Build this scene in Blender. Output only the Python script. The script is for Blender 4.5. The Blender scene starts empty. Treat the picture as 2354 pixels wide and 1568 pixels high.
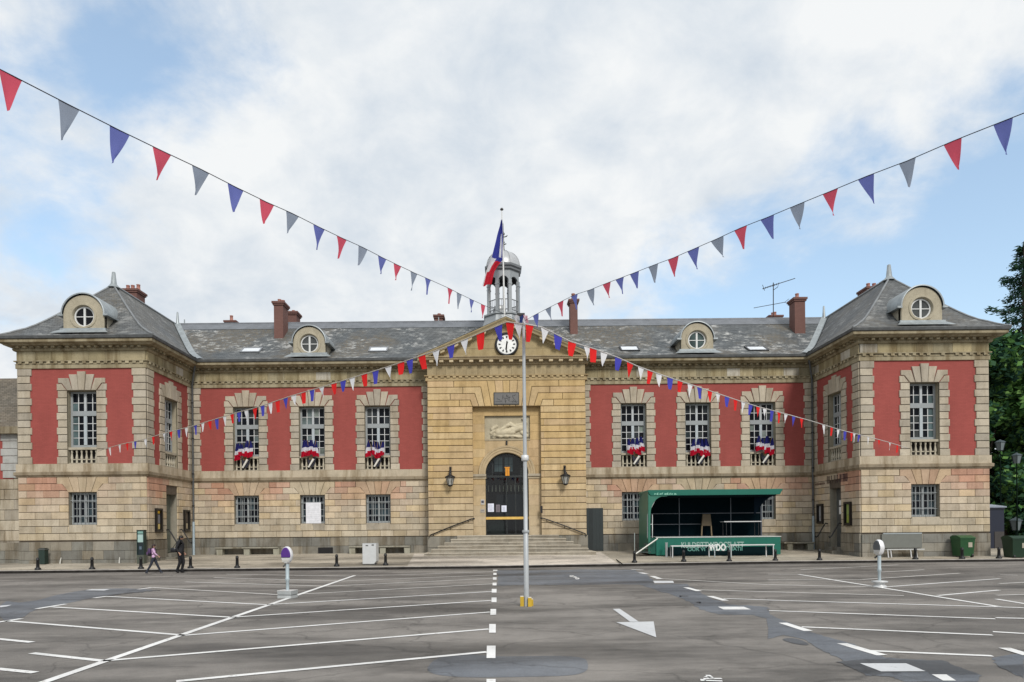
import bpy, bmesh, math, random
from math import sin, cos, pi, radians
from mathutils import Vector
random.seed(7)
scene = bpy.context.scene
COLL = scene.collection

# ------------------------------------------------------------------ camera survey
F_, VX, VY, ROLL, CH = 1581.0, 1142.6, 1213.2, 0.0095, 1.8   # focal/px (2353 wide survey), vanishing point, roll, eye height
def deroll(x, y):
    dx, dy = x - VX, y - VY
    return dx*cos(ROLL) - dy*sin(ROLL), dx*sin(ROLL) + dy*cos(ROLL)
def at(x, y, Y):
    """survey direction -> point standing at depth Y"""
    dx, dy = deroll(x, y)
    return Vector((dx*Y/F_, Y, CH - dy*Y/F_))
def ground(x, y, z=0.0):
    dx, dy = deroll(x, y)
    Y = F_*(CH - z)/dy
    return Vector((dx*Y/F_, Y, z))

# ------------------------------------------------------------------ mesh builder
class MB:
    def __init__(s):
        s.v, s.f, s.m, s.c, s.sm = [], [], [], [], []
    def face(s, pts, m=0, col=(1,1,1), smooth=False):
        b = len(s.v)
        s.v += [tuple(p) for p in pts]
        s.f.append(tuple(range(b, b+len(pts)))); s.m.append(m); s.c.append(col); s.sm.append(smooth)
    def grid(s, rows, m=0, col=(1,1,1), smooth=True, closed=False):
        b = len(s.v); n = len(rows[0])
        for r in rows: s.v += [tuple(p) for p in r]
        for i in range(len(rows)-1):
            for j in range(n if closed else n-1):
                k = (j+1) % n
                s.f.append((b+i*n+j, b+i*n+k, b+(i+1)*n+k, b+(i+1)*n+j))
                s.m.append(m); s.c.append(col(i, j) if callable(col) else col); s.sm.append(smooth)
    def box(s, x0, x1, y0, y1, z0, z1, m=0, col=(1,1,1)):
        F = Frame((0,0,0), (1,0,0), (0,1,0)); s.fbox(F, x0, x1, z0, z1, y0, y1, m, col)
    def fbox(s, F, u0, u1, z0, z1, d0, d1, m=0, col=(1,1,1)):
        P = F.P
        a = [P(u0,z0,d0),P(u1,z0,d0),P(u1,z1,d0),P(u0,z1,d0),P(u0,z0,d1),P(u1,z0,d1),P(u1,z1,d1),P(u0,z1,d1)]
        b = len(s.v); s.v += [tuple(p) for p in a]
        for q in ((0,3,2,1),(4,5,6,7),(0,1,5,4),(1,2,6,5),(2,3,7,6),(3,0,4,7)):
            s.f.append(tuple(b+i for i in q)); s.m.append(m); s.c.append(col); s.sm.append(False)
    def fpoly(s, F, pts, d0, d1, gap=0.0, ch=0.0, m=0, col=(1,1,1), back=False):
        """prism with optional joint gap and chamfered front; pts are (u,z)"""
        A = inset(pts, gap) if gap else pts
        B = inset(A, ch) if ch else A
        n = len(A)
        dm = d1 - ch
        for i in range(n):
            j = (i+1) % n
            s.face([F.P(*A[i], d0), F.P(*A[j], d0), F.P(*A[j], dm), F.P(*A[i], dm)], m, col)
            if ch: s.face([F.P(*A[i], dm), F.P(*A[j], dm), F.P(*B[j], d1), F.P(*B[i], d1)], m, col)
        s.face([F.P(*p, d1) for p in B], m, col)
        if back: s.face([F.P(*p, d0) for p in reversed(A)], m, col)
    def tube(s, pts, r, n=8, m=0, col=(1,1,1), cap=True):
        pts = [Vector(p) for p in pts]
        rr = r if isinstance(r, (list, tuple)) else [r]*len(pts)
        rows = []
        for i, p in enumerate(pts):
            t = (pts[min(i+1, len(pts)-1)] - pts[max(i-1, 0)]).normalized()
            a = Vector((0,0,1)) if abs(t.z) < .9 else Vector((1,0,0))
            e1 = t.cross(a).normalized(); e2 = t.cross(e1)
            rows.append([p + (e1*cos(2*pi*k/n) + e2*sin(2*pi*k/n))*rr[i] for k in range(n)])
        s.grid(rows, m, col, True, True)
        if cap:
            s.face(rows[0][::-1], m, col); s.face(rows[-1], m, col)
    def lathe(s, prof, c=(0,0,0), n=16, m=0, col=(1,1,1), smooth=True, a0=0, cap=True):
        rows = [[(c[0]+r*cos(a0+2*pi*k/n), c[1]+r*sin(a0+2*pi*k/n), c[2]+z) for k in range(n)] for r, z in prof]
        s.grid(rows, m, col, smooth, True)
        if cap:
            s.face(rows[0][::-1], m, col); s.face(rows[-1], m, col)
    def sweep(s, path, prof, m=0, col=(1,1,1), colf=None):
        """path: plan points; prof: (offset to the right of travel, z)"""
        n = len(path); P = [Vector((p[0], p[1])) for p in path]
        offs = []
        for i in range(n):
            def nrm(a, b):
                d = (b-a).normalized(); return Vector((d.y, -d.x))
            if i == 0: o = nrm(P[0], P[1])
            elif i == n-1: o = nrm(P[-2], P[-1])
            else:
                n1, n2 = nrm(P[i-1], P[i]), nrm(P[i], P[i+1])
                o = (n1+n2); o = o/(1+n1.dot(n2))
            offs.append(o)
        for i in range(n-1):
            for k in range(len(prof)-1):
                (o0, z0), (o1, z1) = prof[k], prof[k+1]
                a, b = P[i]+offs[i]*o0, P[i+1]+offs[i+1]*o0
                c, d = P[i+1]+offs[i+1]*o1, P[i]+offs[i]*o1
                s.face([(a.x,a.y,z0),(b.x,b.y,z0),(c.x,c.y,z1),(d.x,d.y,z1)], m, col)
    def build(s, name, mats, parent=None, loc=None):
        me = bpy.data.meshes.new(name)
        me.from_pydata(s.v, [], s.f)
        mats = mats if isinstance(mats, (list, tuple)) else [mats]
        for mm in mats: me.materials.append(mm)
        me.polygons.foreach_set('material_index', s.m)
        me.polygons.foreach_set('use_smooth', s.sm)
        ca = me.color_attributes.new('Col', 'FLOAT_COLOR', 'CORNER')
        buf = []
        for p in me.polygons:
            c = s.c[p.index]
            buf += [c[0], c[1], c[2], 1.0]*p.loop_total
        ca.data.foreach_set('color', buf)
        me.validate(); me.update()
        o = bpy.data.objects.new(name, me); COLL.objects.link(o)
        if loc is not None: o.location = loc
        if parent is not None: o.parent = parent
        return o

def inset(pts, g):
    n = len(pts)
    ar = sum(pts[i][0]*pts[(i+1)%n][1]-pts[(i+1)%n][0]*pts[i][1] for i in range(n))
    sg = 1 if ar > 0 else -1
    out = []
    for i in range(n):
        p0, p1, p2 = Vector(pts[i-1]), Vector(pts[i]), Vector(pts[(i+1)%n])
        d1, d2 = (p1-p0).normalized(), (p2-p1).normalized()
        n1, n2 = Vector((-d1.y, d1.x))*sg, Vector((-d2.y, d2.x))*sg
        k = 1+n1.dot(n2)
        o = (n1+n2)/max(k, .35)
        q = p1+o*g
        out.append((q.x, q.y))
    return out

class Frame:
    def __init__(s, O, U, N): s.O, s.U, s.N = Vector(O), Vector(U), Vector(N)
    def P(s, u, z, d): return s.O + s.U*u + s.N*d + Vector((0,0,z))

def empty(name, loc=(0,0,0), rz=0, parent=None):
    o = bpy.data.objects.new(name, None); COLL.objects.link(o)
    o.location = loc; o.rotation_euler = (0,0,rz); o.empty_display_size = .3
    if parent: o.parent = parent
    return o
def tag(o, label, cat, group=None):
    o['label'] = label; o['category'] = cat
    if group: o['group'] = group
    return o
def struct(o): o['kind'] = 'structure'; return o
def copy_tree(o, parent=None):
    c = o.copy(); COLL.objects.link(c)
    if parent: c.parent = parent
    for ch in list(o.children): copy_tree(ch, c)
    return c

# ------------------------------------------------------------------ materials
class NT:
    def __init__(s, name):
        s.mat = bpy.data.materials.new(name); s.mat.use_nodes = True
        s.nt = s.mat.node_tree; s.N = s.nt.nodes
        s.b = s.N['Principled BSDF']; s.out = s.N['Material Output']
    def n(s, t, **kw):
        nd = s.N.new(t)
        for k, v in kw.items():
            if k.startswith('in_'):
                nd.inputs[int(k[3:]) if k[3:].isdigit() else k[3:]].default_value = v
            else: setattr(nd, k, v)
        return nd
    def l(s, a, b): s.nt.links.new(a, b)
    def coord(s, scale=(1,1,1), kind='Object'):
        tc = s.n('ShaderNodeTexCoord'); mp = s.n('ShaderNodeMapping'); mp.inputs['Scale'].default_value = scale
        s.l(tc.outputs[kind], mp.inputs[0]); return mp.outputs[0]
    def noise(s, vec, scale, detail=4, rough=.55):
        nd = s.n('ShaderNodeTexNoise'); nd.inputs['Scale'].default_value = scale
        nd.inputs['Detail'].default_value = detail; nd.inputs['Roughness'].default_value = rough
        s.l(vec, nd.inputs['Vector']); return nd.outputs[0]
    def ramp(s, fac, stops):
        r = s.n('ShaderNodeValToRGB'); e = r.color_ramp.elements
        while len(e) < len(stops): e.new(.5)
        for k, (p, c) in enumerate(stops):
            e[k].position = p; e[k].color = (c[0], c[1], c[2], 1) if isinstance(c, (tuple, list)) else (c, c, c, 1)
        s.l(fac, r.inputs[0]); return r.outputs[0]
    def mix(s, a, b, fac=1.0, mode='MULTIPLY'):
        m = s.n('ShaderNodeMix', data_type='RGBA', blend_type=mode)
        for sock, v in ((m.inputs[0], fac), (m.inputs[6], a), (m.inputs[7], b)):
            if isinstance(v, (int, float)): sock.default_value = v
            elif isinstance(v, tuple): sock.default_value = (*v, 1) if len(v) == 3 else v
            else: s.l(v, sock)
        return m.outputs[2]
    def bump(s, h, strength=.3, dist=.02):
        b = s.n('ShaderNodeBump'); b.inputs['Strength'].default_value = strength; b.inputs['Distance'].default_value = dist
        s.l(h, b.inputs['Height']); s.l(b.outputs[0], s.b.inputs['Normal'])
    def col(s): return s.n('ShaderNodeVertexColor', layer_name='Col').outputs[0]
    def base(s, c): s.l(c, s.b.inputs['Base Color'])
    def set(s, rough=.8, metal=0, spec=.3):
        s.b.inputs['Roughness'].default_value = rough; s.b.inputs['Metallic'].default_value = metal
        s.b.inputs['Specular IOR Level'].default_value = spec

def m_stone(name, grime=.4, rough=.88):
    t = NT(name); v = t.coord()
    n1 = t.noise(v, 2.2, 6, .62); n2 = t.noise(v, 26, 4, .6)
    c = t.mix(t.col(), t.ramp(n1, [(.25,.80),(.5,.99),(.75,1.10)]))
    c = t.mix(c, t.ramp(n2, [(.25,.84),(.7,1.06)]))
    vs = t.coord((1.6, 1.6, .22)); n3 = t.noise(vs, 1.3, 6, .65)
    c = t.mix(c, t.ramp(n3, [(.38,(.56,.51,.44)),(.54,(1,1,1))]), grime)
    t.base(c); t.set(rough, 0, .2); t.bump(n2, .35, .02)
    return t.mat
def m_plain(name, c, rough=.6, metal=0, spec=.4, var=.14, scale=6):
    t = NT(name); v = t.coord(); n = t.noise(v, scale, 5, .6)
    lo = tuple(x*(1-var) for x in c); hi = tuple(min(1, x*(1+var)) for x in c)
    t.base(t.ramp(n, [(.3, lo), (.7, hi)])); t.set(rough, metal, spec)
    return t.mat
def m_col(name, rough=.6, var=.12, scale=5, metal=0, spec=.35):
    t = NT(name); v = t.coord(); n = t.noise(v, scale, 5, .6)
    t.base(t.mix(t.col(), t.ramp(n, [(.3, 1-var), (.7, 1+var)]))); t.set(rough, metal, spec)
    return t.mat
def m_brickpaint(name, c):
    t = NT(name)
    tc = t.n('ShaderNodeTexCoord'); sx = t.n('ShaderNodeSeparateXYZ'); t.l(tc.outputs['Object'], sx.inputs[0])
    ad = t.n('ShaderNodeMath', operation='ADD'); t.l(sx.outputs[0], ad.inputs[0]); t.l(sx.outputs[1], ad.inputs[1])
    cb = t.n('ShaderNodeCombineXYZ'); t.l(ad.outputs[0], cb.inputs[0]); t.l(sx.outputs[2], cb.inputs[1])
    br = t.n('ShaderNodeTexBrick'); t.l(cb.outputs[0], br.inputs['Vector'])
    br.inputs['Scale'].default_value = 1.0; br.inputs['Brick Width'].default_value = .22; br.inputs['Row Height'].default_value = .072
    br.inputs['Mortar Size'].default_value = .006; br.inputs['Mortar Smooth'].default_value = .4
    br.inputs['Color1'].default_value = (*[x*.95 for x in c], 1); br.inputs['Color2'].default_value = (*[x*1.05 for x in c], 1)
    br.inputs['Mortar'].default_value = (*[x*.84 for x in c], 1)
    v = t.coord((1,1,.35)); n = t.noise(v, .9, 6, .6)
    cc = t.mix(br.outputs[0], t.ramp(n, [(.3, .87), (.7, 1.08)]))
    n2 = t.noise(t.coord(), 18, 4, .6); cc = t.mix(cc, t.ramp(n2, [(.3, .94), (.7, 1.05)]))
    t.base(cc); t.set(.85, 0, .2); t.bump(br.outputs[1], .12, .008)
    return t.mat
def m_slate(name, c, lich=.5, moss=.3):
    t = NT(name)
    tc = t.n('ShaderNodeTexCoord'); sx = t.n('ShaderNodeSeparateXYZ'); t.l(tc.outputs['Object'], sx.inputs[0])
    ad = t.n('ShaderNodeMath', operation='ADD'); t.l(sx.outputs[0], ad.inputs[0])
    ym = t.n('ShaderNodeMath', operation='MULTIPLY'); t.l(sx.outputs[1], ym.inputs[0]); ym.inputs[1].default_value = .55; t.l(ym.outputs[0], ad.inputs[1])
    cb = t.n('ShaderNodeCombineXYZ'); t.l(ad.outputs[0], cb.inputs[0])
    zm = t.n('ShaderNodeMath', operation='MULTIPLY'); t.l(sx.outputs[2], zm.inputs[0]); zm.inputs[1].default_value = 1.5; t.l(zm.outputs[0], cb.inputs[1])
    br = t.n('ShaderNodeTexBrick'); t.l(cb.outputs[0], br.inputs['Vector'])
    br.inputs['Scale'].default_value = 1; br.inputs['Brick Width'].default_value = .26; br.inputs['Row Height'].default_value = .15
    br.inputs['Mortar Size'].default_value = .012
    br.inputs['Color1'].default_value = (*[x*.78 for x in c], 1); br.inputs['Color2'].default_value = (*[x*1.22 for x in c], 1)
    br.inputs['Mortar'].default_value = (*[x*.5 for x in c], 1)
    v = t.coord(); big = t.noise(v, .45, 5, .6); vs = t.coord((.55, .55, 2.2)); st = t.noise(vs, 3.2, 6, .72)
    cc = t.mix(br.outputs[0], t.ramp(big, [(.3, (.72,.76,.78)), (.7, (1.25,1.2,1.12))]))
    cc = t.mix(cc, t.ramp(st, [(.3, .68), (.72, 1.3)]))
    if moss:
        pm = t.noise(t.coord((1,1,1)), .32, 3, .5); pf = t.noise(v, 5.5, 6, .75)
        mk = t.n('ShaderNodeMath', operation='MULTIPLY')
        t.l(t.ramp(pm, [(.47, 0), (.56, 1)]), mk.inputs[0]); t.l(t.ramp(pf, [(.4, 0), (.6, 1)]), mk.inputs[1])
        m2 = t.n('ShaderNodeMath', operation='MULTIPLY'); t.l(mk.outputs[0], m2.inputs[0]); m2.inputs[1].default_value = moss
        cc = t.mix(cc, (.115,.095,.065), m2.outputs[0], 'MIX')
    if lich:
        lf = t.noise(t.coord((.7,.7,1.6)), 2.6, 8, .78); lg = t.noise(v, .55, 3, .5)
        mk = t.n('ShaderNodeMath', operation='MULTIPLY')
        t.l(t.ramp(lf, [(.51, 0), (.60, 1)]), mk.inputs[0]); t.l(t.ramp(lg, [(.40, 0), (.56, 1)]), mk.inputs[1])
        m2 = t.n('ShaderNodeMath', operation='MULTIPLY'); t.l(mk.outputs[0], m2.inputs[0]); m2.inputs[1].default_value = lich
        cc = t.mix(cc, (.40,.40,.385), m2.outputs[0], 'MIX')
    t.base(cc); t.set(.62, 0, .35); t.bump(st, .4, .03)
    return t.mat
def m_asphalt(name, c, c2, patch=.25, rough=.85):
    t = NT(name); v = t.coord()
    big = t.noise(v, .16, 6, .62); st = t.noise(t.coord((.18, 1.0, 1)), .55, 6, .65); fine = t.noise(v, 60, 3, .7); mid = t.noise(v, 2.5, 6, .7)
    cc = t.ramp(big, [(.34, c), (.64, c2)])
    cc = t.mix(cc, t.ramp(st, [(.36, .50), (.50, .95), (.70, 1.18)]))
    cc = t.mix(cc, t.ramp(mid, [(.25, .80), (.5, 1.0), (.8, 1.14)]))
    cc = t.mix(cc, t.ramp(fine, [(.3, .70), (.7, 1.28)]))
    stn = t.noise(t.coord((.5,1,1)), .9, 7, .7); cc = t.mix(cc, t.ramp(stn, [(.36, .60), (.47, 1.0)]), .75)
    gr = t.noise(v, 140, 2, .6); cc = t.mix(cc, t.ramp(gr, [(.35, .80), (.66, 1.25)]))
    dm = t.noise(t.coord((.22,.7,1)), .8, 6, .62); cc = t.mix(cc, t.ramp(dm, [(.42, .62), (.52, 1.0)]), .8)
    cr = t.n('ShaderNodeTexVoronoi', feature='DISTANCE_TO_EDGE'); cr.inputs['Scale'].default_value = .30
    wv = t.n('ShaderNodeVectorMath', operation='MULTIPLY_ADD'); wn = t.n('ShaderNodeTexNoise'); wn.inputs['Scale'].default_value = 1.4; wn.inputs['Detail'].default_value = 5
    t.l(v, wn.inputs['Vector']); t.l(wn.outputs['Color'], wv.inputs[0]); wv.inputs[1].default_value = (1.1,1.1,0); t.l(v, wv.inputs[2]); t.l(wv.outputs[0], cr.inputs['Vector'])
    cc = t.mix(cc, t.ramp(cr.outputs[0], [(.0, .50), (.010, 1.0)]), .7)
    t.base(cc); t.l(t.ramp(st, [(.3, rough-.28), (.55, rough)]), t.b.inputs['Roughness']); t.b.inputs['Specular IOR Level'].default_value = .35
    t.bump(fine, .5, .008)
    return t.mat
def m_paint(name, c, wear=.5):
    t = NT(name); v = t.coord(); n = t.noise(v, 9, 7, .75); n2 = t.noise(v, .8, 4, .6)
    c1 = t.ramp(n, [(.34, (.24,.225,.205)), (.43, c)]); c1 = t.mix(c1, t.ramp(n2, [(.3,.78),(.6,1.04)]))
    t.base(t.mix(c, c1, wear, 'MIX')); t.set(.7, 0, .3)
    return t.mat
def m_cloth(name, tl=.42):
    t = NT(name); n = t.noise(t.coord(), 4, 2, .5)
    c = t.mix(t.col(), t.ramp(n, [(.3, .93), (.7, 1.06)]))
    d = t.n('ShaderNodeBsdfDiffuse'); tr = t.n('ShaderNodeBsdfTranslucent'); mx = t.n('ShaderNodeMixShader')
    mx.inputs[0].default_value = tl
    t.l(c, d.inputs[0]); t.l(c, tr.inputs[0]); t.l(d.outputs[0], mx.inputs[1]); t.l(tr.outputs[0], mx.inputs[2]); t.l(mx.outputs[0], t.out.inputs[0])
    return t.mat
def m_glass(name, c=(.018,.022,.03), var=1.0):
    """window glass: opaque and glossy; dark room and reflections painted in pane colours"""
    t = NT(name); n = t.noise(t.coord(), 1.7, 3, .5)
    cc = t.mix(t.col(), t.ramp(n, [(.3, .6), (.7, 1.3)]))
    t.base(cc); t.set(.10, 0, .10)
    return t.mat
def m_clear(name):
    t = NT(name)
    tr = t.n('ShaderNodeBsdfTransparent'); tr.inputs[0].default_value = (.55,.62,.62,1)
    gl = t.n('ShaderNodeBsdfGlossy'); gl.inputs['Roughness'].default_value = .03
    fr = t.n('ShaderNodeFresnel'); fr.inputs[0].default_value = 1.5
    mx = t.n('ShaderNodeMixShader'); t.l(fr.outputs[0], mx.inputs[0]); t.l(tr.outputs[0], mx.inputs[1]); t.l(gl.outputs[0], mx.inputs[2]); t.l(mx.outputs[0], t.out.inputs[0])
    return t.mat
def m_leaf(name):
    t = NT(name); d = t.n('ShaderNodeBsdfDiffuse'); tr = t.n('ShaderNodeBsdfTranslucent'); mx = t.n('ShaderNodeMixShader'); mx.inputs[0].default_value = .3
    c = t.col(); t.l(c, d.inputs[0]); t.l(c, tr.inputs[0]); t.l(d.outputs[0], mx.inputs[1]); t.l(tr.outputs[0], mx.inputs[2]); t.l(mx.outputs[0], t.out.inputs[0])
    return t.mat

M = {}
M['stone'] = m_stone('limestone', .38)
M['stone_clean'] = m_stone('limestone_clean', .25)
M['stone_dirty'] = m_stone('limestone_mossy', .9)
M['brick'] = m_brickpaint('red_painted_brick', (.300,.073,.062))
M['slate'] = m_slate('slate', (.094,.102,.108), .9, .9)
M['slate_p'] = m_slate('slate_pavilion', (.104,.110,.115), .40, .45)
M['zinc'] = m_plain('zinc', (.30,.33,.34), .45, .3, .5, .2, 3)
M['gutter'] = m_plain('gutter_lead', (.085,.089,.090), .6, .1, .4, .3, 4)
M['chimbrick'] = m_brickpaint('chimney_brick', (.16,.085,.072))
M['pot'] = m_plain('terracotta', (.42,.20,.16), .8)
M['wood'] = m_plain('grey_painted_wood', (.29,.31,.315), .55, 0, .4, .08)
M['frame'] = m_col('window_paint', .5, .06, 5)
M['wood_w'] = m_plain('white_painted_wood', (.60,.61,.60), .5, 0, .4, .06)
M['glass'] = m_glass('window_glass')
M['clear'] = m_clear('door_glass')
M['iron'] = m_plain('black_iron', (.014,.014,.015), .45, .3, .5, .3)
M['dark'] = m_plain('dark_interior', (.012,.012,.013), .9)
M['col'] = m_col('painted')
M['metal'] = m_col('painted_metal', .38, .06, 4, .15, .5)
M['matte'] = m_col('matte_paint', .95, .06, 4, 0, .03)
M['cloth'] = m_cloth('cloth'); M['thin'] = m_cloth('thin_cloth', .62)
M['leaf'] = m_leaf('foliage')
M['bark'] = m_plain('bark', (.06,.048,.036), .9, 0, .2, .4, 12)
M['asphalt'] = m_asphalt('asphalt', (.160,.148,.135), (.245,.226,.205))
M['patch'] = m_asphalt('asphalt_patch', (.112,.124,.143), (.165,.176,.192), rough=.66)
M['patch_d'] = m_asphalt('asphalt_patch_dark', (.075,.080,.088), (.105,.108,.114), rough=.7)
M['paving'] = m_asphalt('pavement', (.36,.315,.245), (.44,.395,.32))
M['apron'] = m_asphalt('concrete_apron', (.56,.50,.43), (.63,.57,.49))
M['kerb'] = m_plain('kerb_stone', (.33,.31,.28), .85, 0, .2, .25, 3)
M['line'] = m_paint('road_paint', (.74,.735,.72), .8)
M['line_f'] = m_paint('road_paint_faded', (.60,.58,.55), .75)
M['line_g'] = m_paint('road_paint_grey', (.56,.57,.58), .5)
M['skin'] = m_plain('skin', (.42,.24,.17), .6, 0, .3, .05)

def sh(c, a, b):
    k = random.uniform(a, b); return tuple(x*k for x in c)
# palettes for single stones
def stone_wing(u, z, k=None):
    r = random.random()
    base = random.choice([(.53,.435,.31),(.50,.42,.31),(.54,.435,.285),(.48,.41,.315),(.515,.44,.33)])
    f = random.uniform(.86, 1.1)
    # pinkish rain-washed paint stains beneath the string course
    pk = math.exp(-((z-4.5)/.9)**2)*max(0, .5+.8*sin(u*.85+1.3)+.5*sin(u*1.9))*.95
    pk = min(.8, pk*random.uniform(.5, 1.2))
    if z < 2.6: base = tuple(a*.6+b*.4 for a, b in zip(base, (.43,.385,.30)))
    c = tuple(a*(1-pk)+b*pk for a, b in zip(base, (.47,.235,.16)))
    return tuple(x*f for x in c)
def stone_grey(u, z, k=None):
    base = random.choice([(.44,.385,.30),(.405,.36,.29),(.465,.41,.32),(.425,.37,.285)])
    f = random.uniform(.85, 1.1); return tuple(x*f for x in base)
def stone_gold(u, z, k=None):
    base = random.choice([(.54,.385,.19),(.52,.37,.18),(.555,.415,.23),(.50,.365,.20),(.54,.39,.22)])
    g = max(0, min(1, (5.2-z)/3.4)); base = tuple(a*(1-g*.65)+b*g*.65 for a, b in zip(base, (.42,.36,.27)))
    f = random.uniform(.90, 1.08); return tuple(x*f for x in base)
def stone_plinth(u, z, k=None):
    base = random.choice([(.235,.22,.185),(.205,.20,.175),(.255,.235,.195),(.185,.18,.16),(.245,.22,.175)])
    f = random.uniform(.85, 1.12); return tuple(x*f for x in base)
def stone_frieze(u, z, k=None):
    base = random.choice([(.35,.295,.175),(.33,.28,.17),(.37,.315,.20),(.315,.275,.18)])
    if random.random() < .10: base = (.46,.43,.36)
    f = random.uniform(.80, 1.12); return tuple(x*f for x in base)

def wallgrid(mb, F, u0, u1, z0, z1, ops, d=0.0, m=0, col=(1,1,1)):
    us = sorted({u0, u1, *[min(max(x, u0), u1) for o in ops for x in o[:2]]})
    zs = sorted({z0, z1, *[min(max(x, z0), z1) for o in ops for x in o[2:4]]})
    for i in range(len(us)-1):
        for j in range(len(zs)-1):
            uc, zc = (us[i]+us[i+1])/2, (zs[j]+zs[j+1])/2
            if any(o[0] < uc < o[1] and o[2] < zc < o[3] for o in ops): continue
            mb.face([F.P(us[i],zs[j],d),F.P(us[i+1],zs[j],d),F.P(us[i+1],zs[j+1],d),F.P(us[i],zs[j+1],d)], m, col)
def reveal(mb, F, o, d0, d1, m=0, col=(.34,.30,.22)):
    u0, u1, z0, z1 = o[:4]
    for a, b in (((u0,z0),(u0,z1)), ((u0,z1),(u1,z1)), ((u1,z1),(u1,z0)), ((u1,z0),(u0,z0))):
        mb.face([F.P(*a,d0),F.P(*b,d0),F.P(*b,d1),F.P(*a,d1)], m, col)
def rustic(mb, F, u0, u1, edges, w, cuts, d0, d1, colf, gap=.014, ch=.016, off=0.0, hg=.010):
    """coursed blocks; cuts: (u_left_bottom,u_left_top,u_right_bottom,u_right_top,z0,z1) are left free"""
    for r in range(len(edges)-1):
        za, zb = edges[r], edges[r+1]; zm = (za+zb)/2
        segs = [((u0,u0),(u1,u1))]
        for c in cuts:
            if not (c[4]-1e-4 <= zm <= c[5]+1e-4): continue
            h = max(c[5]-c[4], 1e-6)
            la = c[0]+(c[1]-c[0])*(za-c[4])/h; lb = c[0]+(c[1]-c[0])*(zb-c[4])/h
            ra = c[2]+(c[3]-c[2])*(za-c[4])/h; rb = c[2]+(c[3]-c[2])*(zb-c[4])/h
            new = []
            for s, e in segs:
                if e[0] <= la or s[0] >= ra: new.append((s, e)); continue
                if s[0] < la-.03: new.append((s, (la, lb)))
                if e[0] > ra+.03: new.append(((ra, rb), e))
            segs = new
        for s, e in segs:
            cu = [s]; k = math.floor(max(s)/w)-1
            while True:
                x = k*w+off+(r % 2)*w/2
                if x > min(e)-.16: break
                if x > max(s)+.16: cu.append((x, x))
                k += 1
            cu.append(e)
            for a, b in zip(cu[:-1], cu[1:]):
                mb.fpoly(F, [(a[0],za+hg),(b[0],za+hg),(b[1],zb-hg),(a[1],zb-hg)], d0, d1+random.uniform(-.004,.004), gap*.5, ch, 0, colf((a[0]+b[0])/2, zm))
    # horizontal joints read stronger: the chamfers do that

# ------------------------------------------------------------------ world, sun, camera
w = bpy.data.worlds.new("World"); scene.world = w; w.use_nodes = True
nt = w.node_tree; nd = nt.nodes; lk = nt.links
for n_ in list(nd): nd.remove(n_)
def wn(t, **kw):
    n_ = nd.new(t)
    for k, v in kw.items(): setattr(n_, k, v)
    return n_
SUN_EL, SUN_AZ = radians(40), radians(160)          # azimuth clockwise from +Y (behind the camera, to the right)
sky = wn('ShaderNodeTexSky', sky_type='NISHITA', sun_disc=False); sky.sun_elevation = SUN_EL; sky.sun_rotation = SUN_AZ
sky.air_density = 1.1; sky.dust_density = 1.2; sky.ozone_density = 1.3
tc = wn('ShaderNodeTexCoord'); sp = wn('ShaderNodeSeparateXYZ'); lk.new(tc.outputs['Generated'], sp.inputs[0])
def wm(op, a, b=None):
    m_ = wn('ShaderNodeMath', operation=op)
    for i_, v in enumerate((a, b)):
        if v is None: continue
        if isinstance(v, (int, float)): m_.inputs[i_].default_value = v
        else: lk.new(v, m_.inputs[i_])
    return m_.outputs[0]
zz = wm('ADD', wm('MAXIMUM', sp.outputs[2], 0.0), .48)
cv = wn('ShaderNodeCombineXYZ'); lk.new(wm('DIVIDE', sp.outputs[0], zz), cv.inputs[0]); lk.new(wm('DIVIDE', sp.outputs[1], zz), cv.inputs[1])
def wnoise(vec, scale, det=6, rough=.55, dist=0, off=(0,0,0)):
    mp = wn('ShaderNodeMapping'); mp.inputs['Location'].default_value = off; lk.new(vec, mp.inputs[0])
    n_ = wn('ShaderNodeTexNoise'); n_.inputs['Scale'].default_value = scale; n_.inputs['Detail'].default_value = det
    n_.inputs['Roughness'].default_value = rough; n_.inputs['Distortion'].default_value = dist
    lk.new(mp.outputs[0], n_.inputs['Vector']); return n_.outputs[0]
c1 = wnoise(cv.outputs[0], 1.9, 9, .58, .25, (3.1,1.7,0)); c2 = wnoise(cv.outputs[0], 5.2, 10, .60, .25, (7.3,2.2,0))
cover = wm('ADD', c1, wm('MULTIPLY', wm('SUBTRACT', c2, .5), .8))
def blue(px, py, rad, amt):           # clear patches of the sky, as directions
    dx, dy = deroll(px, py); d = Vector((dx, F_, -dy)).normalized()
    v = wn('ShaderNodeVectorMath', operation='DISTANCE'); lk.new(tc.outputs['Generated'], v.inputs[0]); v.inputs[1].default_value = d
    r = wn('ShaderNodeMapRange', interpolation_type='SMOOTHSTEP'); lk.new(v.outputs['Value'], r.inputs[0])
    r.inputs[1].default_value = 0; r.inputs[2].default_value = rad; r.inputs[3].default_value = amt; r.inputs[4].default_value = 0
    return r.outputs[0]
for px, py, rad, amt in ((2020,610,.38,.34),(2330,640,.34,.26),(1650,650,.22,.16),(420,90,.20,.24),(270,260,.16,.15),(60,420,.22,.11),(200,620,.18,.07),(1150,740,.25,.07),(1650,120,.3,-.10),(1150,330,.45,-.14),(2150,240,.25,-.14),(600,450,.25,-.12),(60,60,.2,.05)):
    cover = wm('SUBTRACT', cover, blue(px, py, rad, amt))
mk = wn('ShaderNodeMapRange', interpolation_type='SMOOTHSTEP'); lk.new(cover, mk.inputs[0]); mk.inputs[1].default_value = .14; mk.inputs[2].default_value = .46
cr = wn('ShaderNodeValToRGB'); e = cr.color_ramp.elements
e[0].position = .36; e[0].color = (6.1,6.9,7.8,1); e[1].position = .57; e[1].color = (9.1,9.3,9.4,1)
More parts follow.
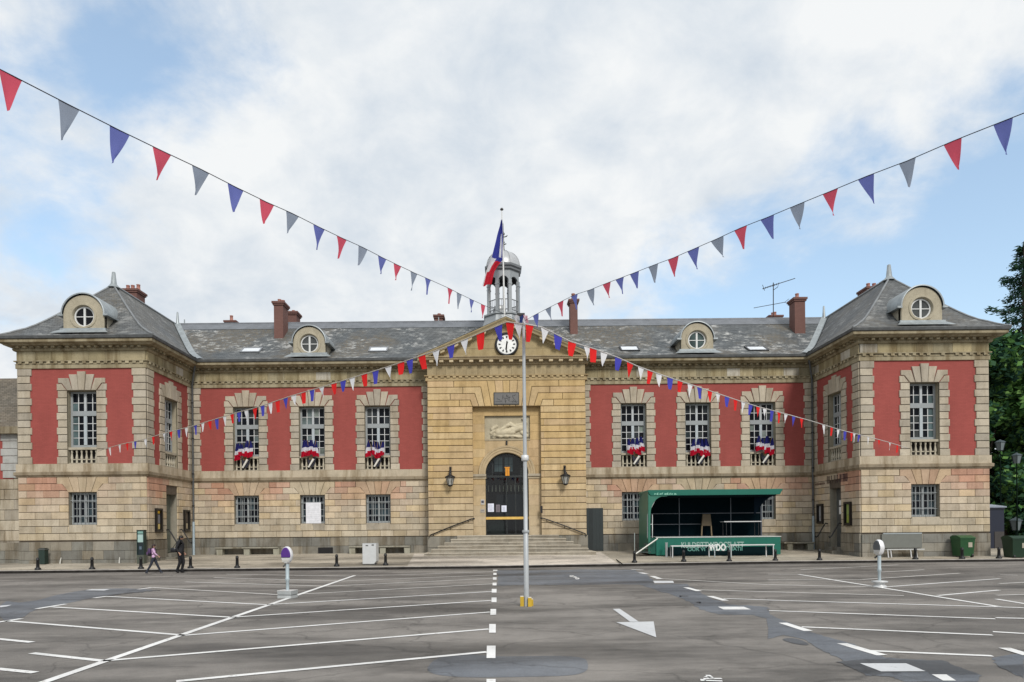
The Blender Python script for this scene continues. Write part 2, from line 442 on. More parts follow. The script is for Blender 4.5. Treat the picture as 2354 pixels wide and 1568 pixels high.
lk.new(wm('ADD', wm('MULTIPLY', wnoise(cv.outputs[0], 2.9, 9, .56, .25, (1.2,9.1,0)), .62), wm('MULTIPLY', wnoise(cv.outputs[0], 8.5, 10, .60, .3, (4.2,3.3,0)), .38)), cr.inputs[0])
tint = wn('ShaderNodeMix', data_type='RGBA', blend_type='MULTIPLY'); tint.inputs[0].default_value = 1
lk.new(sky.outputs[0], tint.inputs[6]); tint.inputs[7].default_value = (2.5,2.4,2.2,1)
mx = wn('ShaderNodeMix', data_type='RGBA'); lk.new(mk.outputs[0], mx.inputs[0]); hz = wn('ShaderNodeMix', data_type='RGBA'); hz.inputs[0].default_value = .30; lk.new(tint.outputs[2], hz.inputs[6]); hz.inputs[7].default_value = (5.6,7.4,9.2,1)
lk.new(hz.outputs[2], mx.inputs[6]); lk.new(cr.outputs[0], mx.inputs[7])
bg = wn('ShaderNodeBackground'); bg.inputs[1].default_value = .1; lk.new(mx.outputs[2], bg.inputs[0])
wo = wn('ShaderNodeOutputWorld'); lk.new(bg.outputs[0], wo.inputs[0])

sl = bpy.data.lights.new('sun', 'SUN'); sl.energy = 2.7; sl.angle = radians(14); sl.color = (1,.96,.90)
so = bpy.data.objects.new('sun', sl); COLL.objects.link(so)
sd = Vector((sin(SUN_AZ)*cos(SUN_EL), cos(SUN_AZ)*cos(SUN_EL), sin(SUN_EL)))
so.rotation_euler = sd.to_track_quat('Z', 'Y').to_euler()

cd = bpy.data.cameras.new('camera'); cam = bpy.data.objects.new('camera', cd); COLL.objects.link(cam)
cam.location = (0,0,CH); cam.rotation_euler = (pi/2, ROLL, 0)
cd.sensor_width = 36; cd.lens = 36*F_/2353; cd.shift_x = (1176.5-VX)/2353; cd.shift_y = (VY-784)/2353
cd.clip_start = .1; cd.clip_end = 3000
scene.camera = cam
scene.view_settings.view_transform = 'Standard'; scene.view_settings.look = 'None'; scene.view_settings.exposure = 0

# ------------------------------------------------------------------ ground
road = MB(); road.face([(-900,-300,0),(900,-300,0),(900,1500,0),(-900,1500,0)])
struct(road.build('road', M['asphalt']))
kp = [ground(*p) for p in ((0,1318),(580,1312),(1140,1306),(1765,1295.5),(2300,1290.5))]
kerb_pts = [(-70, kp[0].y-.3)] + [(p.x, p.y) for p in kp] + [(70, kp[-1].y+.6)]
def kerb_y(x):
    for (xa, ya), (xb, yb) in zip(kerb_pts[:-1], kerb_pts[1:]):
        if xa <= x <= xb: return ya+(yb-ya)*(x-xa)/(xb-xa)
    return 31
def pz(x, y):
    return .115 + max(0, min(1, (y-kerb_y(x)-.16)/(39.2-kerb_y(x))))*.34
mb = MB()
xs = [-70,-45,-30,-24,-18,-12,-8,-5,-2,1,4,7,10,14,18,22,26,30,40,70]
rows = []
for t in [0,.1,.25,.4,.55,.7,.85,1.0,1.01,4]:
    rows.append([(x, kerb_y(x)+.16+t*(39.2-kerb_y(x)), pz(x, kerb_y(x)+.16+t*(39.2-kerb_y(x)))) for x in xs])
mb.grid(rows, 0, (1,1,1), False)
struct(mb.build('pavement', M['paving']))
mb = MB(); mb.sweep(kerb_pts, [(.16,.0035),(.0,.0035),(0,.10)], 0); mb.sweep(kerb_pts, [(0,.10),(-.02,.122),(-.17,.122),(-.17,.0)], 1); struct(mb.build('kerb', [m_plain('kerb_foot_shade', (.030,.027,.025), .9, 0, .1, .4, 3), M['kerb']]))  # shadow line along the kerb painted as dark gutter strip and face
# light concrete apron in front of the steps
mb = MB()
ap = [(930,1304),(1434,1299),(1385,1270),(1000,1272)]
A = [ground(*p, .12) for p in ap]
a0 = (A[0].x, kerb_y(A[0].x)+.17); a1 = (A[1].x, kerb_y(A[1].x)+.17)
N_ = 8; rows = []
for i in range(N_+1):
    t = i/N_; row = []
    for k in range(7):
        s_ = k/6
        xa = a0[0]+(-4.6-a0[0])*t; xb = a1[0]+(5.7-a1[0])*t
        x = xa+(xb-xa)*s_; yb = kerb_y(x)+.17; y = yb+(38.0-yb)*t
        row.append((x, y, pz(x, y)+.006))
    rows.append(row)
mb.grid(rows, 0, (1,1,1), False); struct(mb.build('pavement_apron', M['apron']))

def zc(ox, oy, sc):                                   # survey crop -> survey picture
    return lambda x, y: ((ox+x/sc)/1.36, (oy+y/sc)/1.36)
Z0, Z8, Z16, Z24 = zc(0,1700,2.9425), zc(800,1700,2.9425), zc(1600,1700,2.9425), zc(2400,1700,2.9425)
def ragged(pts, amp, n=7, sd=0):
    rnd = random.Random(sd); o = []
    for i in range(len(pts)):
        a, b = pts[i], pts[(i+1) % len(pts)]
        for k in range(n):
            t = k/n; j = amp if k else amp*.4
            o.append((a[0]+(b[0]-a[0])*t+rnd.gauss(0, j*1.6), a[1]+(b[1]-a[1])*t+rnd.gauss(0, j*.42)))
    return o
def gpoly(mb, pts, z, rag=0):
    if rag: pts = ragged(pts, rag if len(pts) < 20 else .12, 8 if len(pts) < 20 else 3, len(pts)+int(z*1e5))
    mb.face([ground(x, y, 0)+Vector((0,0,z)) for x, y in pts])
def gline(mb, a, b, wd=.1, z=.008):
    p, q = ground(*a), ground(*b); d = (q-p).normalized(); s_ = Vector((-d.y, d.x, 0))*wd/2
    up = Vector((0,0,z)); mb.face([p-s_+up, q-s_+up, q+s_+up, p+s_+up])
def smooth_poly(pts, it=2):
    for _ in range(it):
        o = []
        for i in range(len(pts)):
            a, b = pts[i], pts[(i+1) % len(pts)]
            o += [(a[0]*.75+b[0]*.25, a[1]*.75+b[1]*.25), (a[0]*.25+b[0]*.75, a[1]*.25+b[1]*.75)]
        pts = o
    return pts
# asphalt repairs
mb = MB()
pj = lambda Zf, L: [Zf(*p) for p in L]
gpoly(mb, [Z8(2222,243), Z16(1090,238), Z16(1200,262), Z16(1300,330), Z16(1300,372), Z16(0,383), Z8(2216,385)], .004, 1.3)
gpoly(mb, pj(Z16, [(1160,372),(1600,367),(1700,430),(1830,500),(2000,560),(2354,580),(2354,690),(2200,655),(1900,650),(1750,610),(1640,540),(1480,470),(1300,415)]), .0035, 1.3)
gpoly(mb, pj(Z24, [(0,590),(20,650),(230,740),(420,820),(700,900),(1000,1010),(1080,1050),(1600,1080),(1950,1210),(1930,1271),(1250,1271),(1120,1220),(900,1215),(650,1050),(440,950),(330,880),(150,840),(0,880)]), .0045, 1.3)
gpoly(mb, smooth_poly(pj(Z8, [(1640,1050),(1900,1010),(2250,1040),(2400,1035),(3020,1030),(3060,1120),(3040,1180),(2900,1215),(2500,1225),(1900,1235),(1540,1190)]), 2), .003, 1.3)
gpoly(mb, smooth_poly(pj(Z0, [(0,520),(240,548),(640,440),(1050,405),(1480,425),(1250,440),(880,490),(500,575),(300,610),(200,690),(0,720)]), 1), .0038, 1.3)
gpoly(mb, pj(Z24, [(2060,1050),(2354,1000),(2354,1240),(2110,1120)]), .004, 1.3)
struct(mb.build('asphalt_repairs', M['patch']))
mb = MB()
gpoly(mb, pj(Z24, [(620,1090),(900,1062),(1600,1075),(1945,1205),(1480,1200),(1470,1180),(1100,1190),(960,1215)]), .0058, 1.3)
gpoly(mb, smooth_poly(pj(Z24, [(110,882),(200,865),(310,885),(400,940),(250,925)]), 2), .006, 1.3)
gpoly(mb, smooth_poly(pj(Z16, [(1690,545),(1715,530),(1745,548)]), 1), .006, 1.3)
gpoly(mb, pj(Z16, [(1535,478),(1620,474),(1625,488),(1550,490)]), .006, 1.3)
gpoly(mb, smooth_poly(pj(Z0, [(880,495),(1050,470),(1400,425),(1500,430),(1200,455)]), 1), .0055, 1.3)
gpoly(mb, pj(Z24, [(2110,1130),(2354,1110),(2354,1230)]), .0057, 1.3)
struct(mb.build('dark_asphalt_repairs', M['patch_d']))
# painted markings
mb = MB(); S = lambda a, b, wd=.115: gline(mb, a, b, wd)
J = [((1119,1499.4),(405,1567)), ((1123.8,1446.6),(237,1520)), ((1126.8,1407.4),(425,1461)), ((1129,1380.7),(532,1419.5)), ((1130.6,1360),(613,1390.5))]
for a, b in J: S(a, b)
S((815,1323),(95,1571),.13)
S((237,1520),(73,1502)); S((73.7,1477),(-8,1469)); S((81,1547),(-8,1538))
S((425,1461),(14,1427.5)); S((532,1419.5),(120,1395.7)); S((613,1390.5),(240,1371))
for Zf, a, b in ((Z24,(930,987),(2065,1035)),(Z24,(310,767),(2065,843)),(Z24,(2068,812),(2400,831)),(Z24,(10,617),(2090,693)),(Z24,(2095,683),(2400,690)),(Z24,(0,520),(2354,590)),(Z24,(2100,510),(2400,560)),(Z24,(1060,400),(2135,322)),(Z24,(1560,478),(2125,428)),(Z16,(1945,505),(2354,519))):
    S(Zf(*a), Zf(*b))
S(Z24(280,282), Z24(980,395), .13); S(Z24(980,395), Z24(2140,583), .13)
for a, b in (((317,1355),(350,1351)),((216,1375),(241,1371.7)),((84,1400),(152.5,1388.7)),((-6,1431),(50,1422.5))): S(a, b, .14)
struct(mb.build('parking_lines', M['line']))
mb = MB()
for a, b in (((1132.6,1342.5),(670,1367)),((1133,1330),(748,1348)),((1134,1322),(783,1336)),((1135.6,1314.5),(805.6,1325)),((670,1369),(350,1351)),((748,1348),(425,1338)),((783,1336),(491,1328)),((805,1325),(521,1320)),
             (Z24(0,443),Z24(1250,478)),(Z16(1700,425),Z16(2354,443)),(Z24(0,378),Z24(960,398)),(Z16(1350,320),Z16(2354,378)),(Z24(860,330),Z24(1760,272)),(Z24(1040,262),Z24(1435,240)),(Z24(0,335),Z24(860,332)),(Z24(2135,287),Z24(2295,290)),(Z24(2125,367),Z24(2400,355)),(Z24(2100,475),Z24(2400,466)),(Z24(300,240),Z24(1200,195)),(Z24(0,280),Z24(280,282))):
    gline(mb, a, b, .125, .0075)
struct(mb.build('faded_parking_lines', M['line_f']))
mb = MB()
for x0, x1, y0, y1 in ((2180,2220,241,251),(2182,2212,270,288),(2178,2212,310,332),(2175,2212,360,385),(2167,2212,417,452),(2165,2212,497,540),(2155,2208,603,657),(2143,2205,742,822),(2120,2202,942,1057),(2118,2203,1250,1330)):
    k = (y1-y0)*.012
    gpoly(mb, [Z8(x0+k*2,y0), Z8(x1+k,y0), Z8(x1,y1), Z8(x0,y1)], .0095)
for Zf, a, b, wd in ((Z16,(1095,237),(1210,243),.16),(Z16,(1180,267),(1240,279),.2),(Z16,(1290,299),(1360,325),.2),(Z16,(1600,404),(1720,437),.17),(Z16,(1820,484),(1965,525),.17),(Z24,(135,730),(370,805),.16),(Z24,(680,920),(1050,1030),.16),(Z24,(2175,962),(2400,1030),.16)):
    gline(mb, Zf(*a), Zf(*b), wd, .0095)
gpoly(mb, pj(Z16, [(1892,582),(2130,582),(2200,608),(1945,608)]), .0095)
gpoly(mb, pj(Z24, [(1505,1207),(1640,1207),(1730,1265),(1610,1265)]), .0095)
struct(mb.build('dashed_road_lines', M['line']))
mb = MB()
gpoly(mb, pj(Z16, [(958,725),(1303,718),(1327,865)]), .009)
gpoly(mb, pj(Z16, [(927,603),(990,600),(1165,719),(1085,720)]), .009)
struct(mb.build('road_arrow', M['line_g']))
mb = MB()
gpoly(mb, pj(Z24, [(845,1105),(1270,1105),(1450,1178),(1040,1180)]), .0095)
gpoly(mb, pj(Z16, [(1297,343),(1480,343),(1490,362),(1310,364)]), .0095)
gpoly(mb, pj(Z0, [(780,430),(840,420),(1015,419),(960,432)]), .0095)
gpoly(mb, pj(Z0, [(0,572),(110,564),(60,580),(0,588)]), .0095)
struct(mb.build('grey_road_blocks', M['line_g']))
# bicycle mark on the grey lane
mb = MB()
def blob(Zf, cx, cy, rx, ry, hole=True):
    pts = [Zf(cx+rx*cos(a), cy+ry*sin(a)) for a in [2*pi*k/12 for k in range(12)]]
    if not hole: gpoly(mb, pts, .009); return
    inn = [Zf(cx+.6*rx*cos(a), cy+.5*ry*sin(a)) for a in [2*pi*k/12 for k in range(12)]]
    for k in range(12): gpoly(mb, [pts[k], pts[(k+1)%12], inn[(k+1)%12], inn[k]], .009)
blob(Z16,548,299,20,8); blob(Z16,600,321,20,8)
for a, b in (((548,299),(580,305)),((580,305),(600,321)),((560,312),(590,311)),((540,291),(570,293))): gline(mb, Z16(*a), Z16(*b), .09, .009)
for a, b in (((1760,1245),(1930,1245)),((1770,1262),(1935,1268)),((1775,1225),(1830,1235)),((1800,1212),(1840,1245)),((1755,1250),(1760,1268))): gline(mb, Z16(*a), Z16(*b), .06, .009)
struct(mb.build('bicycle_mark', M['line']))
mb = MB()
for a in ((201,1311),(905,1298.5),(448,1309)):
    p = ground(*a, .125); y = max(p.y, kerb_y(p.x)+.4)
    mb.face([(p.x+(.85*cos(t)), y+.20*sin(t), pz(p.x, y)+.011) for t in [2*pi*k/16 for k in range(16)]])
struct(mb.build('concrete_footings', M['apron']))

# ------------------------------------------------------------------ the town hall
TH = empty('town_hall', (.35, 39, 0))
tag(TH, 'long two storey red and stone town hall with slate roofs, end pavilions, pediment and clock', 'town hall')
class Off:                                              # children keep world coordinates
    pass
def part(mb, name, mats, parent=None, label=None):
    """mesh in world coordinates, hung under the town hall or one of its parts"""
    p = parent or TH
    o = mb.build(name, mats)
    o.parent = p
    q = p; off = Vector((0,0,0))
    while q: off += q.location; q = q.parent
    o.location = -off
    if label: o['label'] = label
    return o

XW0, XW1 = -17.28, 17.98           # inner faces of the pavilions
XP0, XP1 = -3.79, 4.93             # sides of the portico
PX = .57                           # portico axis
YW, YF, YP = 39.0, 34.0, 38.0
WL = Frame((0,YW,0), (1,0,0), (0,-1,0))
FRT = Frame((0,YF,0), (1,0,0), (0,-1,0))
PF = Frame((0,YP,0), (1,0,0), (0,-1,0))
SL = Frame((XW0,YF,0), (0,1,0), (1,0,0))     # inner side of left pavilion, u = depth behind the front
SR = Frame((XW1,YF,0), (0,1,0), (-1,0,0))
XLO, XRO = -23.62, 24.32
CLX, CRX = (XLO+XW0)/2, (XRO+XW1)/2
ROWS_G = [4.535-i*.3516 for i in range(10)][::-1]
ROWS_U = [5.145+i*.363 for i in range(14)]
HW = .725                                       # half width of an opening

# --- per-window builders
def window_upper(F, uc, curtain=None, label=None, hw=HW, lit=0.0):
    zb, zt = 5.98, 8.76
    fr = MB(); d0, d1 = -.34, -.26
    B = lambda a, b, c, d, e0=d0, e1=d1, m=0: fr.fbox(F, uc+a, uc+b, c, d, e0, e1, m)
    B = lambda a, b, c, d, e0=d0, e1=d1, m=0, col=(.27,.29,.295): fr.fbox(F, uc+a, uc+b, c, d, e0, e1, m, col)
    WC = (.55,.56,.555)
    B(-hw, -hw+.10, zb, zt); B(hw-.10, hw, zb, zt); B(-hw+.10, hw-.10, zt-.09, zt); B(-hw+.10, hw-.10, zb, zb+.13)
    B(-hw+.10, hw-.10, 7.56, 7.80, d0, d1+.03)                     # transom
    B(-.075, .075, zb+.13, 7.56, d0, d1+.02, 0, (.38,.42,.44)); B(-.06, .06, 7.80, zt-.09, d0, d1+.01, 0, (.40,.42,.43))
    for s in (-1, 1):
        a, b = (.075, hw-.10) if s > 0 else (-hw+.10, -.075)
        B((a+b)/2-.017, (a+b)/2+.017, zb+.13, 7.56, d0, d1-.02, 0, WC); B((a+b)/2-.017, (a+b)/2+.017, 7.80, zt-.09, d0, d1-.02, 0, WC)
        for k in range(1, 4): B(a, b, zb+.13+k*.358-.015, zb+.13+k*.358+.015, d0, d1-.024, 0, WC)
        B(a, b, 8.20, 8.23, d0, d1-.024, 0, WC)
    o = part(fr, 'window', M['frame'], None, label)
    gl = MB()
    for j, (za, zb2) in enumerate([(zb+.13+k*.358, zb+.13+(k+1)*.358) for k in range(4)]+[(7.80, 8.215), (8.215, zt-.09)]):
        for i, (a, b) in enumerate(((-hw+.10, -.35), (-.35, 0), (0, .35), (.35, hw-.10))):
            r = random.random()
            c = (.005,.006,.009) if r > .2 else random.choice([(.03,.035,.04),(.02,.028,.032),(.05,.055,.055)])  # random pane tones mimic reflections
            if lit and random.random() < lit: c = random.choice([(.16,.19,.17),(.22,.25,.23),(.12,.15,.15)])  # paler panes: large reflections painted into the colour
            if curtain and ((curtain == 'l' and i == 0) or (curtain == 'r' and i == 3)) and j < 5: c = (.09,.13,.135)
            tlt = random.uniform(-.003,.003); t2 = random.uniform(-.003,.003)
            gl.face([F.P(uc+a,za,-.315-tlt),F.P(uc+b,za,-.315+tlt),F.P(uc+b,zb2,-.315+tlt+t2),F.P(uc+a,zb2,-.315-tlt+t2)], 0, c)
    part(gl, 'glass', M['glass'], o)
    return o
def balustrade(F, uc, hw=HW, parent=None):
    mb = MB(); P = lambda u, z, d: F.P(uc+u, z, d)
    mb.fbox(F, uc-hw, uc+hw, 5.86, 5.975, -.26, -.02, 0, (.40,.36,.28))
    mb.fbox(F, uc-hw, uc+hw, 5.15, 5.21, -.22, -.04, 0, (.36,.32,.25))
    for k in range(6):
        u = -hw+.12+k*(2*hw-.24)/5
        c = P(u, 0, -.13)
        prof = [(.055,5.21),(.055,5.27),(.035,5.29),(.06,5.38),(.068,5.45),(.045,5.58),(.032,5.70),(.05,5.74),(.055,5.86)]
        mb.lathe(prof, (c.x, c.y, 0), 8, 0, (.46,.42,.33), True, 0, False)
    for k in range(5):                                               # ties halfway up
        u = -hw+.12+(k+.5)*(2*hw-.24)/5
        mb.fbox(F, uc+u-.09, uc+u+.09, 5.36, 5.405, -.15, -.11, 0, (.44,.40,.31))
    return part(mb, 'balustrade', M['stone_clean'], parent)
def surround_upper(F, uc, parent, hw=HW, colf=stone_grey):
    mb = MB(); d = .055
    for k in range(10):
        za, zb = ROWS_U[k], ROWS_U[k+1]
        ln = .52 if k % 2 == 0 else .455
        for s in (-1, 1):
            a, b = (hw, hw+ln) if s > 0 else (-hw-ln, -hw)
            mb.fpoly(F, [(uc+a,za+.011),(uc+b,za+.011),(uc+b,zb-.011),(uc+a,zb-.011)], -.02, d, .004, .012, 0, colf(a, za))
    for s in (-1, 1): mb.fbox(F, uc+min(s*hw, s*(hw+.43)), uc+max(s*hw, s*(hw+.43)), 5.145, 8.775, -.02, .014, 0, (.045,.036,.028))
    zt = 8.775
    vs = [(-.725,-1.17,9.14,9.14),(-.46,-.62,9.46,9.46),(-.15,-.20,9.70,9.70)]
    bb = [-.725,-.45,-.15,.15,.45,.725]; tt = [-1.17,-.64,-.22,.22,.64,1.17]; hh = [9.40,9.58,9.72,9.58,9.40]
    # outer stones keep square shoulders that sit on the jambs
    for k in range(5):
        if k == 0: pts = [(bb[0],zt),(bb[1],zt),(tt[1],hh[0]),(tt[0],hh[0]),(tt[0],9.14),(-.98,9.12),(-.86,8.96)]
        elif k == 4: pts = [(bb[5],zt),(.86,8.96),(.98,9.12),(tt[5],9.14),(tt[5],hh[4]),(tt[4],hh[4]),(bb[4],zt)]
        else: pts = [(bb[k],zt),(bb[k+1],zt),(tt[k+1],hh[k]),(tt[k],hh[k])]
        mb.fpoly(F, [(uc+x,z) for x, z in pts], -.02, d+(.03 if k == 2 else .012*(2-abs(k-2))), .011, .013, 0, colf(0, 9))
    for s in (-1, 1):                                                # small stones that close the corners
        pts = [(s*.735,zt),(s*1.245,zt),(s*1.245,9.12),(s*1.0,9.12),(s*.875,8.95)]
        mb.fpoly(F, [(uc+x,z) for x, z in pts], -.02, d-.006, .012, .014, 0, colf(0, 9))
    return part(mb, 'surround', M['stone'], parent)
def window_ground(F, uc, bars=True, pane=None):
    zb, zt = 2.15, 3.74; hw = .69
    fr = MB(); d0, d1 = -.30, -.22
    B = lambda a, b, c, d, e0=d0, e1=d1, m=0: fr.fbox(F, uc+a, uc+b, c, d, e0, e1, m)
    B(-hw, -hw+.08, zb, zt); B(hw-.08, hw, zb, zt); B(-hw+.08, hw-.08, zt-.1, zt); B(-hw+.08, hw-.08, zb, zb+.1); B(-.05,.05, zb+.1, zt-.1, d0, d1+.02)
    for s in (-1, 1):
        a, b = (.05, hw-.08) if s > 0 else (-hw+.08, -.05)
        B((a+b)/2-.015, (a+b)/2+.015, zb+.1, zt-.1, d0, d1-.02)
        for k in range(1, 4): B(a, b, zb+.1+k*.347-.013, zb+.1+k*.347+.013, d0, d1-.023)
    o = part(fr, 'window', M['wood'])
    gl = MB()
    for j in range(4):
        for i, (a, b) in enumerate(((-hw+.08, -.32), (-.32, 0), (0, .32), (.32, hw-.08))):
            za = zb+.1+j*.347
            c = random.choice([(.006,.008,.012)]*4+[(.03,.045,.055),(.04,.06,.07),(.02,.03,.04)])  # blue-grey panes mimic reflections by colour
            if pane: c = pane
            gl.face([F.P(uc+a,za,-.285),F.P(uc+b,za,-.285),F.P(uc+b,za+.347,-.285+random.uniform(-.003,.003)),F.P(uc+a,za+.347,-.285)], 0, c)
    part(gl, 'glass', M['glass'], o)
    if bars:
        br = MB()
        for k in range(7):
            u = uc-hw+.12+k*(2*hw-.24)/6
            br.tube([F.P(u, zb, -.12), F.P(u, zt, -.12)], .014, 6, 0)
        for z in (2.55, 3.35): br.fbox(F, uc-hw, uc+hw, z-.012, z+.012, -.135, -.105)
        part(br, 'window_bars', M['wood'], o)
    return o

# --- a facade stretch: ground floor courses, brick panel, quoins, windows
def facade(F, u0, u1, wins, side_l, side_r, doors=(), zplinth=1.346, base_z=-.1, blk=.735, gwins=None, qflip=0):
    gw = wins if gwins is None else gwins
    ops_g = [(u-.69, u+.69, 2.15, 3.74) for u in gw] + [(u-.62, u+.62, base_z, 3.74) for u in doors]
    ops_u = [(u-HW, u+HW, 5.15, 8.775) for u in wins]
    mb = MB(); wallgrid(mb, F, u0, u1, base_z, 4.62, ops_g, 0.0, 0, (.11,.09,.07))
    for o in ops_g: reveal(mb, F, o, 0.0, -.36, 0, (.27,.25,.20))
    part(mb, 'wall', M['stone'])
    mb = MB()
    cuts = []
    for u in gw:
        cuts += [(u-.70,u-.70,u+.70,u+.70,2.06,3.80), (u-.70,u-1.02,u+.70,u+1.02,3.80,4.16), (u-1.28,u-1.28,u+1.28,u+1.28,4.16,4.52)]
    for u in doors: cuts += [(u-.63,u-.63,u+.63,u+.63,base_z,4.16)]
    rustic(mb, F, u0, u1, ROWS_G, blk, cuts, 0, .055, stone_wing, .010, .011, 0, .007)
    for u in gw:                                                      # flat arches
        bb = [-.70,-.43,-.145,.145,.43,.70]; tt = [-1.27,-.70,-.23,.23,.70,1.27]
        for k in range(5):
            c = stone_wing(u, 3.9); c = tuple(x*.6+y*.4 for x, y in zip(c, (.40,.33,.21)))
            if k == 0: pts = [(bb[0],3.745),(bb[1],3.745),(tt[1],4.505),(tt[0],4.505),(tt[0],4.165),(-1.0,4.15),(-.86,3.98)]
            elif k == 4: pts = [(bb[5],3.745),(.86,3.98),(1.0,4.15),(tt[5],4.165),(tt[5],4.505),(tt[4],4.505),(bb[4],3.745)]
            else: pts = [(bb[k],3.745),(bb[k+1],3.745),(tt[k+1],4.505),(tt[k],4.505)]
            mb.fpoly(F, [(u+x,z) for x, z in pts], 0, .058, .009, .012, 0, c)
        for a, b in ((-.69, 0), (0, .69)):                             # sill stones
            mb.fpoly(F, [(u+a,1.75),(u+b,1.75),(u+b,2.145),(u+a,2.145)], 0, .066, .008, .012, 0, stone_grey(0,0))
    part(mb, 'rusticated_courses', M['stone'])
    ed = [u0]+[x for u in doors for x in (u-.63, u+.63)]+[u1]
    for a, b in zip(ed[::2], ed[1::2]):
        mb = MB(); rustic(mb, F, a, b, [base_z, .42, .86, zplinth], 1.05, [], 0, .085, stone_plinth, .006, .008, 0, .003)
        part(mb, 'plinth', M['stone_dirty'])
    mb = MB(); wallgrid(mb, F, u0, u1, 5.10, 9.92, ops_u, 0.0); part(mb, 'brick_panel', M['brick'])
    mb = MB()
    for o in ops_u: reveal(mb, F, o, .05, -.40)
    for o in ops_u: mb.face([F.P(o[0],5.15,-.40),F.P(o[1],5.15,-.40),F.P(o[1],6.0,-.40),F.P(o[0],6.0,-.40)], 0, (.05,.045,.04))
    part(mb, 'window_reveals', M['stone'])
    for (wl, ws), left in ((side_l, True), (side_r, False)):
        mb = MB()
        for k in range(13):
            za, zb = ROWS_U[k], ROWS_U[k+1]
            w_ = wl if (k+qflip) % 2 == 0 else ws
            a, b = (u0, u0+w_) if left else (u1-w_, u1)
            mb.fpoly(F, [(a,za+.011),(b,za+.011),(b,zb-.011),(a,zb-.011)], -.02, .055, .004, .012, 0, stone_grey(0, za))
        wm_ = min(wl, ws)-.012; a, b = (u0, u0+wm_) if left else (u1-wm_, u1)
        mb.fbox(F, a, b, 5.145, 9.86, -.02, .014, 0, (.045,.036,.028))
        part(mb, 'quoins', M['stone'])
    return ops_g, ops_u

refl_l = {1: .55}
wl_u = [-14.18, -10.45, -6.73]; wr_u = [7.78, 11.43, 15.08]
facade(WL, XW0, XP0, wl_u, (.56,.49), (.43,.36))
facade(WL, XP1, XW1, wr_u, (.43,.36), (.56,.49))
for i, u in enumerate(wl_u+wr_u):
    w_ = window_upper(WL, u, None, None, HW, .45 if i == 1 else (.12 if i == 0 else (.10 if i in (3,5) else .03))); balustrade(WL, u, HW, w_); surround_upper(WL, u, w_)
    window_ground(WL, u)
facade(FRT, XLO, XW0, [CLX], (.70,.62), (.70,.62), (), 1.305, -.1, .80)
facade(FRT, XW1, XRO, [CRX], (.70,.62), (.70,.62), (), 1.305, -.1, .80)
for u, cu in ((CLX, 'l'), (CRX, 'r')):
    w_ = window_upper(FRT, u, cu); balustrade(FRT, u, HW, w_); surround_upper(FRT, u, w_); window_ground(FRT, u)
for F in (SL, SR):
    facade(F, 0, 5.0, [2.5], (.70,.62), (.50,.44), [2.5], 1.346, -.1, .735, [], 0)
    w_ = window_upper(F, 2.5); balustrade(F, 2.5, HW, w_); surround_upper(F, 2.5, w_)
    mb = MB()                                                          # side door in its deep reveal
    cdoor = (.135,.145,.115) if F is SL else (.10,.105,.10)
    mb.fbox(F, 1.88, 3.12, .62, 3.74, -.45, -.36, 0, tuple(x*.7 for x in cdoor))
    for a, b in ((1.90, 2.49), (2.51, 3.10)):
        mb.fbox(F, a, b, .64, 3.70, -.36, -.34, 0, cdoor)
        for za, zb in ((.80,1.6),(1.75,2.6),(2.75,3.55)): mb.fbox(F, a+.09, b-.09, za, zb, -.34, -.325, 0, tuple(x*.85 for x in cdoor))
    dr = part(mb, 'side_door', M['col'], None, 'grey green panelled side door' if F is SL else 'dark side door with a white notice')
    mb = MB(); mb.fbox(F, 2.42, 2.46, 1.55, 1.72, -.34, -.28); part(mb, 'handle', M['iron'], dr)
    mb = MB()                                                          # two steps up to it
    mb.fbox(F, 1.7, 3.3, .1, .44, -.10, .62, 0, (.20,.19,.16)); mb.fbox(F, 1.87, 3.13, .1, .62, -.36, .28, 0, (.22,.21,.18))
    part(mb, 'door_step', M['stone_dirty'])
    for u in (1.75, 3.25):                                             # short iron hand rails
        mb = MB(); mb.tube([F.P(u,1.85,.09),F.P(u,1.88,.2),F.P(u,1.75,.30),F.P(u,1.2,.62),F.P(u,1.12,.72),F.P(u,1.2,.76)], .035, 8)
        part(mb, 'handrail', M['iron'])
# unseen outer walls, filling bodies
for x0, x1, y0 in ((XLO+.01,XW0-.42,YF+.42),(XW1+.42,XRO-.01,YF+.42),(XW0-.41,XP0+.4,YW+.42),(XP1-.4,XW1+.41,YW+.42),(XP0+.41,XP1-.41,YW+1.9)):
    mb = MB(); mb.box(x0, x1, y0, 50, -.1, 11.2, 0, (.03,.03,.03)); part(mb, 'inner_wall', M['stone'])
for X in (XLO, XRO):
    mb = MB(); mb.face([(X,YF,-.1),(X,50,-.1),(X,50,11.2),(X,YF,11.2)], 0, (.34,.29,.22)); part(mb, 'outer_wall', M['stone'])
# outer quoins turn the corner
for F in (Frame((XLO,YF,0),(0,1,0),(-1,0,0)), Frame((XRO,YF,0),(0,1,0),(1,0,0))):
    mb = MB()
    for k in range(13):
        ln = .70 if k % 2 == 0 else .60
        mb.fpoly(F, [(0,ROWS_U[k]),(ln,ROWS_U[k]),(ln,ROWS_U[k+1]),(0,ROWS_U[k+1])], -.02, .055, .012, .015, 0, stone_grey(0,0))
    part(mb, 'quoins', M['stone'])

